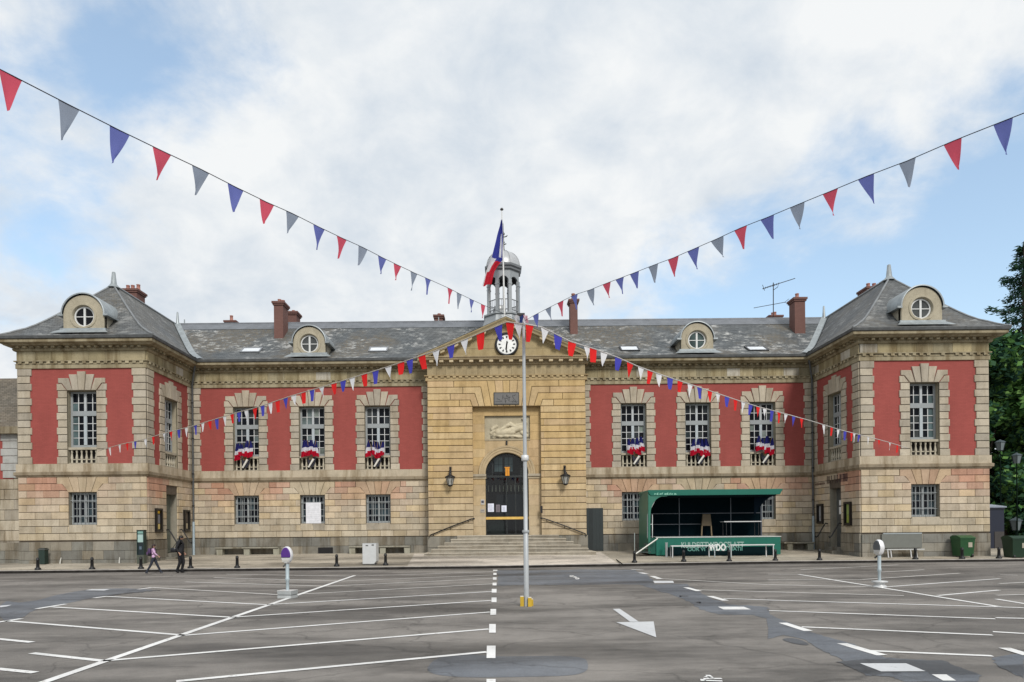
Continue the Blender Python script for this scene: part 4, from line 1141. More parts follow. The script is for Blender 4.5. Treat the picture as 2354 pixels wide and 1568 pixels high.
# grand steps
mb = MB(); gz = pz(PX, 36.2)
ns = 6; rise = (1.385-gz)/ns
for k in range(ns):
    y0 = 36.15+k*.31; hw_ = 4.52-k*.345
    z0, z1 = gz-.25, gz+(k+1)*rise
    cc = PX+.10*(1-k/6)
    u = cc-hw_
    while u < cc+hw_-.05:                                               # long stones with slight wear
        w_ = min(random.uniform(1.3,2.2), cc+hw_-u)
        if cc+hw_-u-w_ < .6: w_ = cc+hw_-u
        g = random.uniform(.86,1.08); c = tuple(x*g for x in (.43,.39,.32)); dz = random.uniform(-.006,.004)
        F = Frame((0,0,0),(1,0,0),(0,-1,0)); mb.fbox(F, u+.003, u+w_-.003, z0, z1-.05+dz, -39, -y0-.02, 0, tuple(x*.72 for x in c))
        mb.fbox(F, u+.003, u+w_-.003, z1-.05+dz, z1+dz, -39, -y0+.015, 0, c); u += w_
mb.box(PX-2.75, PX+2.75, 37.9, 38.95, .1, 1.392, 0, (.36,.325,.265))
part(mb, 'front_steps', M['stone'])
for s in (-1, 1):
    mb = MB(); a = PX+s*1.98; b = PX+s*4.28
    A_, B_ = PF.P(a, 2.30, .16), PF.P(b, 1.42, .16)
    mb.tube([PF.P(a-s*.12, 2.31, .16), A_, (A_+B_)/2+Vector((0,0,.02)), B_, PF.P(b+s*.05,1.3,.16)], .032, 8)
    mb.lathe([(.0,-.06),(.06,-.03),(.06,.03),(.0,.06)], tuple(PF.P(a-s*.12,2.31,.16)), 8)
    for t in (.08, .5, .92):
        q = A_+(B_-A_)*t; mb.tube([q, q+Vector((0,.1,-.10)), q+Vector((0,.16,-.10))], .018, 6)
    part(mb, 'handrail', M['iron'])
mb = MB()                                                               # dark board door right of the portico
F = WL
mb.fbox(F, 4.98, 5.98, pz(5.5,38.9)-.02, 2.86, .06, .17, 0, (.020,.026,.026))
for k in range(5): mb.fbox(F, 5.0+k*.195, 5.0+k*.195+.185, .50, 2.84, .17, .18, 0, sh((.022,.029,.030),.85,1.2))
part(mb, 'service_door', M['metal'], None, 'plain dark green door right of the steps')

# ------------------------------------------------------------------ cupola on the roof
CX, CY = PX-.07, 41.0
ct = empty('cupola', (0,0,0)); ct.parent = TH; ct.location = Vector((CX,CY,0))-Vector(TH.location)
mb = MB(); g = (.27,.29,.30)
A8 = pi/8
mb.lathe([(1.75,12.9),(1.45,13.4),(1.25,13.9),(1.18,14.2),(1.26,14.24),(1.26,14.32),(.98,14.34)], (CX,CY,0), 8, 0, g, False, A8)
part(mb, 'cupola_base', M['metal'], ct)
mb = MB(); Rk = .985
V8 = [(CX+Rk*cos(A8+k*pi/4), CY+Rk*sin(A8+k*pi/4)) for k in range(8)]
for x, y in V8:
    a = math.atan2(y-CY, x-CX); U = Vector((-sin(a), cos(a), 0)); F = Frame((x,y,0), U, Vector((cos(a), sin(a), 0)))
    mb.fbox(F, -.10, .10, 14.3, 16.3, -.12, .03, 0, (.30,.32,.33)); mb.fbox(F, -.12, .12, 14.3, 14.42, -.14, .05, 0, (.30,.32,.33)); mb.fbox(F, -.12, .12, 16.0, 16.08, -.14, .05, 0, (.30,.32,.33))
part(mb, 'pillar', M['metal'], ct)
mb = MB()                                                                # arched band between the pillars
for k in range(8):
    (xa, ya), (xb, yb) = V8[k], V8[(k+1) % 8]; L = math.hypot(xb-xa, yb-ya); U = ((xb-xa)/L, (yb-ya)/L, 0); F = Frame((xa,ya,0), U, (U[1], -U[0], 0))
    r_ = L/2-.09; m = 12
    for j in range(m):
        a0, a1 = pi*j/m, pi*(j+1)/m
        p = [(L/2+r_*cos(a0), 16.22+r_*sin(a0)), (L/2+r_*cos(a1), 16.22+r_*sin(a1))]
        mb.face([F.P(*p[0],.0),F.P(p[0][0],16.9,.0),F.P(p[1][0],16.9,.0),F.P(*p[1],.0)], 0, (.26,.28,.29))
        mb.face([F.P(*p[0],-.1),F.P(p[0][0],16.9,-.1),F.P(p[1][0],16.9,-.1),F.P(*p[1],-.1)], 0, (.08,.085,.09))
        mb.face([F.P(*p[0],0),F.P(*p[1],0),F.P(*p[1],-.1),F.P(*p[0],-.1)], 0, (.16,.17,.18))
    for a, b in ((0,.09),(L-.09,L)): mb.fbox(F, a, b, 16.2, 16.9, -.1, 0, 0, (.26,.28,.29))
mb.lathe([(.0,16.88),(1.0,16.88)], (CX,CY,0), 8, 0, (.05,.052,.055), False, A8, False)
part(mb, 'arcade', M['metal'], ct)
mb = MB()
mb.lathe([(.98,16.85),(1.10,16.9),(1.12,16.98),(1.06,17.02),(1.16,17.08),(1.18,17.2),(1.05,17.24)], (CX,CY,0), 8, 0, (.17,.18,.19), False, A8)
part(mb, 'cornice', M['metal'], ct)
mb = MB(); mb.lathe([(1.04*cos(a), 17.24+1.0*sin(a)) for a in [pi/2*k/10 for k in range(10)]]+[(.12,18.24)], (CX,CY,0), 16, 0, (.40,.41,.42), True, A8)
for k in range(8): mb.tube([(CX+1.05*cos(a)*cos(A8+k*pi/4), CY+1.05*cos(a)*sin(A8+k*pi/4), 17.24+1.01*sin(a)) for a in [pi/2*j/8 for j in range(9)]], .022, 5, 0, (.33,.34,.35))
part(mb, 'dome', M['metal'], ct)
mb = MB(); mb.lathe([(.16,18.2),(.12,18.3),(.07,18.4),(.06,18.75),(.10,18.80),(.05,18.88),(.04,19.2),(.09,19.27),(.09,19.34),(.03,19.42),(.02,19.9),(.0,20.0)], (CX+.02,CY,0), 10, 0, (.06,.06,.065))
mb.tube([(CX,CY,19.1),(CX+.22,CY,19.16),(CX+.26,CY,19.22)], .03, 6, 0, (.05,.05,.05)); mb.tube([(CX,CY,18.65),(CX+.2,CY,18.72)], .03, 6, 0, (.05,.05,.05))
part(mb, 'finial', M['metal'], ct)
mb = MB()                                                                # guard rail between the pillars
for k in range(8):
    (xa, ya), (xb, yb) = V8[k], V8[(k+1) % 8]
    for z in (14.55, 15.14): mb.tube([(xa,ya,z),(xb,yb,z)], .028, 6, 0, (.22,.235,.245))
    for j in range(1, 6): mb.tube([(xa+(xb-xa)*j/6, ya+(yb-ya)*j/6, 14.3),(xa+(xb-xa)*j/6, ya+(yb-ya)*j/6, 15.14)], .013, 5, 0, (.24,.25,.26))
part(mb, 'railing', M['metal'], ct)
mb = MB(); mb.lathe([(.0,15.0),(.30,14.98),(.34,14.9),(.36,14.75),(.46,14.5),(.56,14.4),(.56,14.36)], (CX-.25,CY,0), 16, 0, (.42,.43,.43)); mb.lathe([(.04,14.95),(.04,16.8)], (CX,CY,0), 6, 0, (.2,.2,.2))
part(mb, 'bell', M['metal'], ct)

# ------------------------------------------------------------------ things on and around the building
def thing(name, label, cat, loc, rz=0, group=None):
    return tag(empty(name, loc, rz), label, cat, group)
def sub(mb, name, mats, root, label=None):
    """mesh in the root's own coordinates"""
    o = mb.build(name, mats, root)
    if label: o['label'] = label
    return o
def wsub(mb, name, mats, root, label=None):
    """mesh in world coordinates under an unrotated root"""
    o = mb.build(name, mats); o.parent = root
    q = root; off = Vector((0,0,0))
    while q: off += q.location; q = q.parent
    o.location = -off
    if label: o['label'] = label
    return o
def text_mesh(body, size, ext=.004, off=0.0):
    cu = bpy.data.curves.new('lettering', 'FONT'); cu.body = body; cu.size = size; cu.extrude = ext; cu.offset = off; cu.align_x = 'CENTER'; cu.align_y = 'CENTER'
    o = bpy.data.objects.new('lettering', cu); COLL.objects.link(o)
    me = bpy.data.meshes.new_from_object(o.evaluated_get(bpy.context.evaluated_depsgraph_get()))
    bpy.data.objects.remove(o); bpy.data.curves.remove(cu); return me

# clock
p = at(1164.5, 792, YP-.10); ck = thing('wall_clock', 'round white clock with black rim on the pediment', 'clock', p)
F = Frame((0,0,0), (1,0,0), (0,-1,0)); R1, R0 = .655, .535
mb = MB(); ring = lambda r, d: [F.P(r*cos(a), r*sin(a), d) for a in [2*pi*k/48 for k in range(48)]]
mb.grid([ring(R1,-.06), ring(R1,.09), ring(R1-.03,.12), ring(R0+.02,.12), ring(R0,.06)], 0, (.010,.010,.011), True, True); sub(mb, 'rim', M['metal'], ck)
mb = MB(); mb.face(ring(R0+.005,.05), 0, (.78,.79,.77)); sub(mb, 'face', M['col'], ck)
for k in range(12):
    mb = MB(); a = k*pi/6; c, s_ = cos(a), sin(a)
    q = lambda t, r: (r*s_+t*c, r*c-t*s_)
    big = (k % 3 == 0); w0, w1 = (.026,.048) if k else (.03,.055)
    mb.fpoly(F, [q(-w0,.335),q(w0,.335),q(w1,.455),q(-w1,.455)], .05, .058, 0, 0, 0, (.03,.035,.035)); sub(mb, 'hour_mark', M['col'], ck)
for L, tail, wd, a, nm in ((.43,.18,.028,radians(184),'minute_hand'),(.30,.14,.042,radians(190),'hour_hand')):
    mb = MB(); s_, c = sin(a), cos(a); q = lambda t, r: (r*s_+t*c, r*c-t*s_)
    mb.fpoly(F, [q(-wd,-tail),q(wd,-tail),q(wd*.8,L),q(-wd*.8,L)], .062, .072, 0, 0, 0, (.012,.012,.013)); sub(mb, nm, M['col'], ck)

# flag on the pediment
base = at(1160, 737, 39.2); top = at(1153, 484, 39.2)
fl = thing('flagpole', 'slim white pole with drooping blue white red flag above the pediment', 'flagpole', base)
mb = MB(); mb.tube([Vector((0,0,-.6)), (top-base)*.5, top-base], [.055,.045,.03], 8, 0, (.62,.62,.60)); sub(mb, 'pole', M['metal'], fl)
mb = MB(); mb.lathe([(0,-.02),(.09,.02),(.10,.07),(.06,.13),(0,.15)], tuple(top-base), 8, 0, (.05,.05,.05)); sub(mb, 'pole_ball', M['metal'], fl)
FB, FWH, FR = (.055,.065,.32), (.72,.72,.74), (.56,.03,.05)
mb = MB(); rows = []
prof = [(507,1151,1154),(520,1148.5,1154.6),(540,1143,1155.5),(560,1138.5,1156.3),(580,1133.5,1157),(594,1130,1157.3),(602,1126.5,1151),(612,1122,1143),(625,1117,1136),(640,1113,1132.5),(656,1108.5,1129.5)]
nc = 10
for py, xl, xr in prof:
    row = []
    for j in range(nc+1):
        t = j/nc; q = at(xl+(xr-xl)*t, py+(3 if py > 640 else 0)*sin(t*6), 39.2)-base
        row.append(q+Vector((0, .10*sin(t*9+py*.03)-.05, 0)))
    rows.append(row)
def fcol(i, j):
    y = prof[i][0]
    if y < 590: return FWH if (j in (6, 7) and y > 535) else FB
    if y < 596: return FB if j > 3 else FWH
    return FWH if j < (4 if y < 620 else 1) else FR
mb.grid(rows, 0, fcol, True); sub(mb, 'flag', M['cloth'], fl)

# television aerial on the low chimney
p0 = at(1777, 738, 46.6); an = thing('tv_aerial', 'tall mast with two television aerials above a low chimney', 'aerial', p0)
A_ = lambda x, y: at(x, y, 46.6)-p0
mb = MB(); mb.tube([A_(1777,740), A_(1777,650)], .03, 6); sub(mb, 'mast', M['iron'], an)
mb = MB(); mb.tube([A_(1752,664), A_(1827,640)], .025, 6)
for k in range(7): 
    q = A_(1757+k*5, 662.4-k*1.6); mb.tube([q+Vector((0,-.25,0)), q+Vector((0,.25,0))], .012, 5)
mb.tube([A_(1752,655), A_(1757,668)], .018, 5); mb.tube([A_(1777,667), A_(1787,660), A_(1789,652.5)], .02, 5); sub(mb, 'antenna', M['iron'], an)
mb = MB(); mb.tube([A_(1732,708), A_(1803,695)], .02, 6); mb.tube([A_(1803,695), A_(1813,687)], .015, 5); mb.tube([A_(1803,695), A_(1814,700)], .015, 5)
sub(mb, 'antenna', M['iron'], an)

# wall lanterns either side of the doorway
def wall_lantern(px, ptop, label):
    p = at(px, ptop, YP-.45); r = thing('wall_lantern', label, 'wall lantern', p, 0, 'lanterns beside the entrance')
    mb = MB(); mb.tube([(0,.42,-.02),(0,.25,.03),(0,0,.0),(0,0,-.30)], .035, 8); mb.box(-.06,.06,.36,.42,-.30,.10); sub(mb, 'bracket', M['iron'], r)
    mb = MB(); mb.lathe([(.03,-.26),(.09,-.30),(.08,-.36),(.20,-.44),(.29,-.48),(.285,-.53),(.24,-.54)], (0,0,0), 8, 0); sub(mb, 'cap', M['iron'], r)
    mb = MB(); mb.lathe([(.225,-.54),(.115,-.93)], (0,0,0), 6, 0, (.40,.40,.37), False, 0, True); sub(mb, 'glass', M['glass'], r)
    mb = MB()
    for k in range(6):
        a = k*pi/3; mb.tube([(.235*cos(a),.235*sin(a),-.53),(.12*cos(a),.12*sin(a),-.94)], .016, 5)
    mb.lathe([(.13,-.93),(.14,-.97),(.06,-1.02),(0,-1.03)], (0,0,0), 8); sub(mb, 'cage', M['iron'], r)
    return r
wall_lantern(1034, 1075.5, 'black iron lantern on the wall left of the entrance')
wall_lantern(1299, 1072.5, 'black iron lantern on the wall right of the entrance')

# flag clusters on the balustrades
def drape(F, u0, z0, ln, wd, sd):
    """one small flag hanging from a slanting stick"""
    mb = MB(); rows = []; n = 9; m = 6
    for j in range(n+1):
        t = j/n; row = []
        for k in range(m+1):
            s_ = k/m; w_ = wd*(.35+.65*min(1, t*1.6))
            u = u0+(s_-.5)*w_+.02*sin(3*t+sd); z = z0-ln*t-.05*sin(s_*3+sd)*t
            row.append(F.P(u, z, .16+.07*sin(s_*8+sd*2+t*2)+.03*t))
        rows.append(row)
    def col(i, k):
        t = (i+.5)/n; s_ = (k+.5)/m
        d = t*.95+(s_-.5)*.06*sin(sd*3)
        return (.028,.030,.16) if d < .40 else ((.76,.75,.80) if d < .68 else (.50,.012,.035))
    mb.grid(rows, 0, col, True); return mb
def flag_cluster(F, uc, label, seed):
    rnd = random.Random(seed)
    r = thing('flag_cluster', label, 'flags', F.P(uc, 5.6, .02), 0, 'flag clusters at the first floor windows')
    mb = MB(); mb.fpoly(F, [(uc-.20,5.90),(uc+.24,5.90),(uc+.24,5.62),(uc+.10,5.36),(uc+.02,5.30),(uc-.08,5.36),(uc-.20,5.62)], .0, .05, 0, .01, 0, (.018,.018,.03)); wsub(mb, 'shield', M['col'], r)
    mb = MB(); q0, q1 = F.P(uc-.14,5.33,.08), F.P(uc+.16,5.78,.16); mb.tube([q0, q1], [.05,.065], 8, 0, (.72,.70,.64)); wsub(mb, 'sash', M['col'], r)
    for k, (du, ln) in enumerate(((-.50,.92),(-.20,.80),(.12,.95),(.40,.88))):
        du = du*.80+rnd.uniform(-.04,.04); zt = 6.78+rnd.uniform(-.08,.10)
        mb = drape(F, uc+du, zt, ln+rnd.uniform(-.10,.06), .33, rnd.uniform(0, 6)); fo = wsub(mb, 'flag', M['cloth'], r)
        mb = MB(); mb.tube([F.P(uc+du*.2, 5.75, .06), F.P(uc+du, zt+.03, .16)], .012, 5, 0, (.35,.24,.10)); wsub(mb, 'flag_stick', M['col'], fo)
    return r
for u, nm in zip(wl_u+wr_u, ('flags and shield at the window nearest the left pavilion', 'flags and shield at the middle window of the left wing', 'flags and shield at the left wing window nearest the pediment front',
        'flags and shield at the right wing window nearest the pediment front', 'flags and shield at the middle window of the right wing', 'flags and shield at the window nearest the right pavilion')):
    flag_cluster(WL, u+(.12 if u > 0 else -.05), 'blue white red '+nm, int(u*10))

# notice boards in the corners
def notice_case(F, u0, u1, z0, z1, label, lower):
    r = thing('notice_case', label, 'notice case', F.P((u0+u1)/2, z0, .06), 0, 'notice cases beside the side doors')
    mb = MB()
    for a in ((u0,u0+.10,z0,z1),(u1-.10,u1,z0,z1),(u0+.10,u1-.10,z0,z0+.12),(u0+.10,u1-.10,z1-.1,z1)): mb.fbox(F, *a, .05, .17, 0, (.012,.010,.009))
    mb.fbox(F, u0+.10, u1-.10, z0+.12, z1-.1, .05, .08, 0, (.03,.028,.026)); wsub(mb, 'case', M['metal'], r)
    for i, (a, b, c) in enumerate(lower):
        mb = MB(); mb.fbox(F, u0+.18, u1-.18, z0+.12+(z1-z0-.22)*a, z0+.12+(z1-z0-.22)*b, .08, .09+i*.002, 0, c); wsub(mb, 'notice', M['col'], r)
notice_case(SL, .60, 1.25, 1.75, 2.95, 'black notice case with yellow topped posters, left of the left side door', [(.02,.30,(.55,.42,.15)),(.33,.78,(.18,.17,.18)),(.84,.97,(.70,.42,.03))])
notice_case(SL, 3.75, 4.40, 1.75, 2.95, 'dark brown notice case beside the left drainpipe', [(.05,.35,(.40,.33,.22)),(.4,.95,(.09,.07,.055))])
notice_case(SR, 3.75, 4.40, 1.85, 2.95, 'black notice case with grey sheet beside the right drainpipe', [(.04,.28,(.36,.36,.38)),(.31,.97,(.33,.34,.36))])
notice_case(SR, .75, 1.40, 1.75, 2.95, 'black notice case with lime green poster near the right pavilion corner', [(.02,.42,(.28,.33,.06)),(.43,.97,(.26,.34,.10))])
# dark lettering over the right side door, worn
mb = MB()
u = 4.75
for k, h in enumerate((.10,.12,.14,.10,.13,.11,.12,.09)):
    mb.fbox(SR, u-.11, u, 4.06-h/2, 4.06+h/2, .055, .066, 0, (.13,.085,.06)); u -= .15
let = thing('wall_lettering', 'row of worn dark letters over the right side door', 'lettering', SR.P(2.5, 4.2, .06))
for k in range(15):
    uu = 3.35-k*.155; 
    if k in (4, 8): continue
    h = .20; v = (.05,.025,.03) if k > 6 else (.09,.065,.05)
    shp = k % 4
    mb.fbox(SR, uu-.028, uu, 4.22-h, 4.22+h, .06, .072, 0, v)
    if shp in (0, 1, 3): mb.fbox(SR, uu-.11, uu-.082, 4.22-h, 4.22+h, .06, .072, 0, v)
    if shp in (0, 3): mb.fbox(SR, uu-.082, uu-.028, 4.22+h-.05, 4.22+h, .06, .072, 0, v)
    if shp == 1: mb.fbox(SR, uu-.082, uu-.028, 4.22-h, 4.22-h+.05, .06, .072, 0, v)
wsub(mb, 'letters', M['col'], let)
mb = MB(); mb.fbox(SR, 2.35, 2.75, 2.35, 3.1, -.30, -.29, 0, (.72,.73,.74)); mb.fbox(SR, 2.35, 2.75, 2.74, 2.82, -.29, -.286, 0, (.03,.03,.04))
tag(mb.build('paper_notice', M['col']), 'white paper notice on the right side door', 'notice')
# small plates and papers at the entrance
mb = MB(); c = at(1109, 1154, YP+.27); mb.box(c.x-.10, c.x+.10, YP+.25, YP+.278, c.z-.14, c.z+.14, 0, (.45,.44,.42)); mb.box(c.x-.07, c.x+.07, YP+.24, YP+.25, c.z-.06, c.z+.08, 0, (.06,.06,.08))
tag(mb.build('wall_plate', M['col']), 'small pale plate with dark square beside the entrance', 'plate')
mb = MB(); c = at(1109, 1174, YP+.27); mb.box(c.x-.13, c.x+.13, YP+.255, YP+.278, c.z-.10, c.z+.10, 0, (.34,.31,.26)); mb.box(c.x-.08, c.x+.08, YP+.248, YP+.255, c.z-.02, c.z+.05, 0, (.22,.2,.19))
tag(mb.build('wall_plate', M['col']), 'stone coloured plate below the small pale one at the entrance', 'plate')
mb = MB(); c = at(1244, 1171, YP-.02); mb.box(c.x-.06, c.x+.06, YP-.12, YP-.05, c.z-.19, c.z+.19, 0, (.015,.013,.013)); tag(mb.build('letter_box', M['metal']), 'narrow dark box on the wall right of the entrance', 'box')
def paper(x0, x1, y0, y1, col, label, nm='poster', lines=True):
    a, b = at(x0, y0, YP+.66), at(x1, y1, YP+.66)
    mb = MB(); mb.box(a.x, b.x, YP+.655, YP+.662, b.z, a.z, 0, col)
    if lines:
        for k in range(7): z = b.z+(a.z-b.z)*(.15+k*.1); mb.box(a.x+.05, b.x-.05-random.random()*.05, YP+.652, YP+.655, z-.008, z+.008, 0, tuple(x*.55 for x in col))
    tag(mb.build(nm, M['col']), label, 'poster')
paper(1121, 1135, 1157.5, 1176.5, (.66,.69,.80), 'left white poster on the glass entrance door')
paper(1152.5, 1164, 1162, 1176.5, (.66,.69,.80), 'right white poster on the glass entrance door')
paper(1139.5, 1149, 1160, 1177, (.16,.14,.16), 'dim collage poster between the two white posters', 'poster')
a, b = at(1159.5, 1073.5, YP+.6), at(1172, 1093.5, YP+.6)
mb = MB(); mb.box(a.x, b.x, YP+.60, YP+.62, a.z-.06, a.z, 0, (.62,.25,.02)); mb.box(a.x+.04, b.x-.03, YP+.61, YP+.625, b.z, a.z-.06, 0, (.62,.25,.02)); mb.box(a.x+.14, a.x+.16, YP+.605, YP+.61, b.z, a.z-.08, 0, (.28,.10,.01))
tag(mb.build('orange_sign', M['col']), 'small orange sign hanging in the glass arch', 'sign')
a, b = at(703, 1155.5, YW+.05), at(738, 1206, YW+.05)
mb = MB(); mb.box(a.x, b.x, YW+.03, YW+.045, b.z, a.z, 0, (.66,.665,.70))
for k in range(9): z = b.z+.1+k*.12; mb.box(a.x+.08, b.x-.08, YW+.026, YW+.03, z, z+.012, 0, (.54,.55,.59))
tag(mb.build('window_poster', M['col']), 'large white sheet covering a barred ground floor window', 'poster')

# ------------------------------------------------------------------ pole with strings of pennants
PB = ground(1210, 1393); PT = at(1203, 738, PB.y)
po = thing('bunting_pole', 'tall grey metal pole with yellow foot guards in the car park', 'pole', PB)
mb = MB(); top = PT-PB; top = Vector((top.x, 0, top.z))
mb.tube([(0,0,0), top*.26, top*.262, top*.5, top], [.060,.058,.050,.046,.033], 14, 0, (.40,.42,.43)); sub(mb, 'pole', M['metal'], po)
mb = MB(); mb.lathe([(.075,-.07),(.085,-.06),(.085,.05),(.07,.06)], tuple(top*.52), 12, 0, (.62,.63,.63)); sub(mb, 'collar', M['metal'], po)
mb = MB(); mb.lathe([(.078,-.03),(.085,0),(.078,.03)], tuple(top*.262), 12, 0, (.36,.38,.39)); sub(mb, 'collar', M['metal'], po)
for dx, dy, h in ((-.105,-.02,.22),(.07,-.10,.20),(.115,.04,.15)):
    mb = MB(); mb.box(dx-.04, dx+.04, dy-.04, dy+.04, 0, h, 0, (.50,.33,.03)); mb.box(dx-.035, dx+.035, dy-.035, dy+.035, h, h+.015, 0, (.66,.63,.55)); sub(mb, 'foot_guard', M['col'], po)
mb = MB(); mb.box(-.16,.02,-.05,.05, top.z+.13, top.z+.17, 0, (.02,.02,.022)); mb.tube([top, top+Vector((-.01,0,.15))], .03, 8, 0, (.05,.05,.05)); sub(mb, 'pole_cap', M['metal'], po)
for dx, c, l_, sd in ((-.06,(.04,.06,.20),.30,1),(.03,(.74,.72,.76),.20,2),(-.15,(.60,.60,.62),.20,3.1),(.06,(.60,.30,.36),.16,4)):
    mb = MB(); rows = []
    for j in range(6):
        t = j/5; rows.append([(top.x+dx+(k/4-.5)*.10*(1-.5*t)+.02*sin(5*t+sd), -.07+.02*sin(k*2+sd), top.z+.10-l_*t-.02*sin(k+sd)) for k in range(5)])
    mb.grid(rows, 0, c, True); sub(mb, 'drooped_flag', M['cloth'], po)

PR, PB_, PW = (.82,.035,.035), (.085,.085,.50), (.84,.84,.86)
NR_, NB_, NW_ = (.80,.13,.19), (.19,.22,.56), (.36,.41,.50)  # near strings: backlit look put into the cloth colours
def pennant(mb, A, B, down, col, lean, sd, square=False):
    """cloth triangle hung between A and B on the cord"""
    A, B = Vector(A), Vector(B); d = B-A; tw = random.uniform(-.35,.35); nrm = Vector((d.y, -d.x, 0)).normalized() if abs(d.x)+abs(d.y) > 1e-6 else Vector((0,1,0))
    n = 6; m = 4; rows = []
    for j in range(n+1):
        t = j/n; wd = 1-t if not square else 1-.55*t
        row = []
        for k in range(m+1):
            s_ = k/m
            p = A+d*(.5+lean*.5*t+(s_-.5)*wd)+Vector((0,0,-down*t))
            p += nrm*(.012*sin(s_*4+sd+t*3)*(t+.15)+.02*t*t*sin(sd*1.7)+(s_-.5)*wd*d.length*tw*t)
            row.append(p)
        rows.append(row)
    mb.grid(rows, 0, col, True)
def string(label, cord_px, invz, flags, h=.30, lw=.010, width=.5, ccol=(.05,.05,.06), sq=False, cl='cloth'):
    """cord_px: (x,y) nodes; invz(x)=1/depth; flags: (x, colour, lean)"""
    def pos(x):
        for (xa, ya), (xb, yb) in zip(cord_px[:-1], cord_px[1:]):
            if min(xa, xb) <= x <= max(xa, xb):
                y = ya+(yb-ya)*(x-xa)/(xb-xa); return at(x, y, 1/invz(x))
        x = cord_px[0][0] if abs(x-cord_px[0][0]) < abs(x-cord_px[-1][0]) else cord_px[-1][0]
        y = cord_px[0][1] if x == cord_px[0][0] else cord_px[-1][1]
        return at(x, y, 1/invz(x))
    r = thing('bunting', label, 'bunting', pos(cord_px[0][0]), 0, 'strings of pennants tied to the pole')
    mb = MB(); pts = []
    for (xa, ya), (xb, yb) in zip(cord_px[:-1], cord_px[1:]):
        for k in range(4): pts.append(pos(xa+(xb-xa)*k/4))
    pts.append(pos(cord_px[-1][0])); mb.tube(pts, lw, 5, 0, ccol); wsub(mb, 'cord', M['cloth'], r)
    for i, (x, c, lean) in enumerate(flags):
        Y = 1/invz(x); wpx = h*width*F_/Y
        A, B = pos(x-wpx/2), pos(x+wpx/2)
        # keep the pennant's real width
        mid = (A+B)/2; d = (B-A); 
        if d.length > h*width*1.5: d = d.normalized()*h*width*1.5
        mb = MB(); pennant(mb, mid-d/2, mid+d/2, h*random.uniform(.90,1.10), c, lean+random.uniform(-.3,.3), i*1.3+random.random()*2, sq and c is not PW); wsub(mb, 'pennant', M[cl], r)
lin = lambda xa, za, xb, zb: (lambda x: 1/za+(1/zb-1/za)*(x-xa)/(xb-xa))
seq = [NR_, NW_, NB_]
NL = [(24,172),(158,241),(275,300),(372,347),(461,389),(541,430),(613,465),(672,491),(733,522),(785,547),(834,569),(878,592),(913,609),(951,627),(983,641),(1034,664),(1055,675),(1084,689),(1110,701)]
string('long string of pennants coloured as if backlit running from the pole to the upper left corner', [(-45,137)]+NL+[(1160,722),(1203,742)], lin(20,5.2,1110,15.0), [(x, seq[i % 3], -.55) for i, (x, y) in enumerate(NL)], .295, .0045, .60, cl='thin')
NR = [(1231,723),(1260,708),(1288,694),(1320,678),(1357,666),(1394,651),(1424,640),(1458,627),(1501,610),(1547,593),(1593,573),(1648,549),(1702,524),(1763,500),(1832,471),(1908,440),(1990,406),(2085,370),(2189,325),(2305,279)]
seqR = [PB_,PW,PR,PB_,PW,PR,PB_,PB_,PW,PR,PB_,PW,PR,PB_,PW,PR,PB_,PW,PR,PB_]
string('long string of pennants coloured as if backlit running from the pole to the right edge', [(1205,738)]+NR+[(2400,242)], lin(1231,15.0,2305,6.3), [(x, {PR:NR_,PW:NW_,PB_:NB_}[seqR[i]], .55) for i, (x, y) in enumerate(NR)], .295, .0045, .60, cl='thin')
FLc = [(1203,745),(1165,740),(1105,765),(1038,793),(970,817),(922,833),(863,852),(788,875),(738,890),(673,909),(610,930),(585,938),(545,948),(500,962),(440,980),(380,995),(330,1010),(275,1022),(225,1037)]
FLf = [(1190,PW),(1172,PR),(1145,PB_),(1104,PR),(1067,PW),(1036,PB_),(1002,PW),(969,PR),(941,PB_),(921,PR),(892,PW),(863,PB_),(837,PR),(809,PW),(788,PB_),(767,PR),(739,PW),(717,PB_),(697,PR),(675,PW),(656,PB_),(638,PR),(621,PW),(603,PB_),(586,PR),(566,PW),(549,PB_),(533,PR),(516,PW),(498,PB_),(482,PR),(466,PW),(449,PB_),(428,PW),(411,PB_),(393,PR),(377,PW),(352,PR),(334,PW),(311,PB_),(292,PR),(275,PW),(252,PW)]
string('bright string of pennants sagging from the pole to the left pavilion balcony', FLc, lin(1203,15.4,225,33.7), [(x, c, .3) for x, c in FLf], .36, .016, .52, (.62,.58,.52), True)
FRc = [(1207,745),(1245,752),(1310,785),(1365,802),(1420,822),(1465,842),(1520,862),(1590,885),(1650,905),(1700,922),(1745,936),(1800,950),(1865,968),(1930,988),(1990,1003),(2040,1016),(2085,1030)]
FRf = [(1217,PR),(1252,PW),(1282,PB_),(1315,PR),(1350,PW),(1363,PR),(1388,PW),(1421,PB_),(1448,PR),(1473,PW),(1494,PR),(1514,PW),(1540,PB_),(1563,PR),(1586,PW),(1607,PB_),(1631,PR),(1650,PW),(1671,PB_),(1690,PR),(1708,PW),(1725,PB_),(1742,PR),(1757,PW),(1774,PB_),(1790,PR),(1806,PW),(1824,PB_),(1842,PR),(1893,PW),(1911,PR),(1926,PW),(1942,PB_),(1957,PR),(1963,PW),(1974,PB_),(1995,PW),(2020,PR),(2045,PW),(2062,PR)]
string('bright string of pennants sagging from the pole to the right pavilion balcony', FRc, lin(1207,15.4,2085,33.7), [(x, c, -.3) for x, c in FRf], .36, .016, .52, (.66,.64,.62), True)

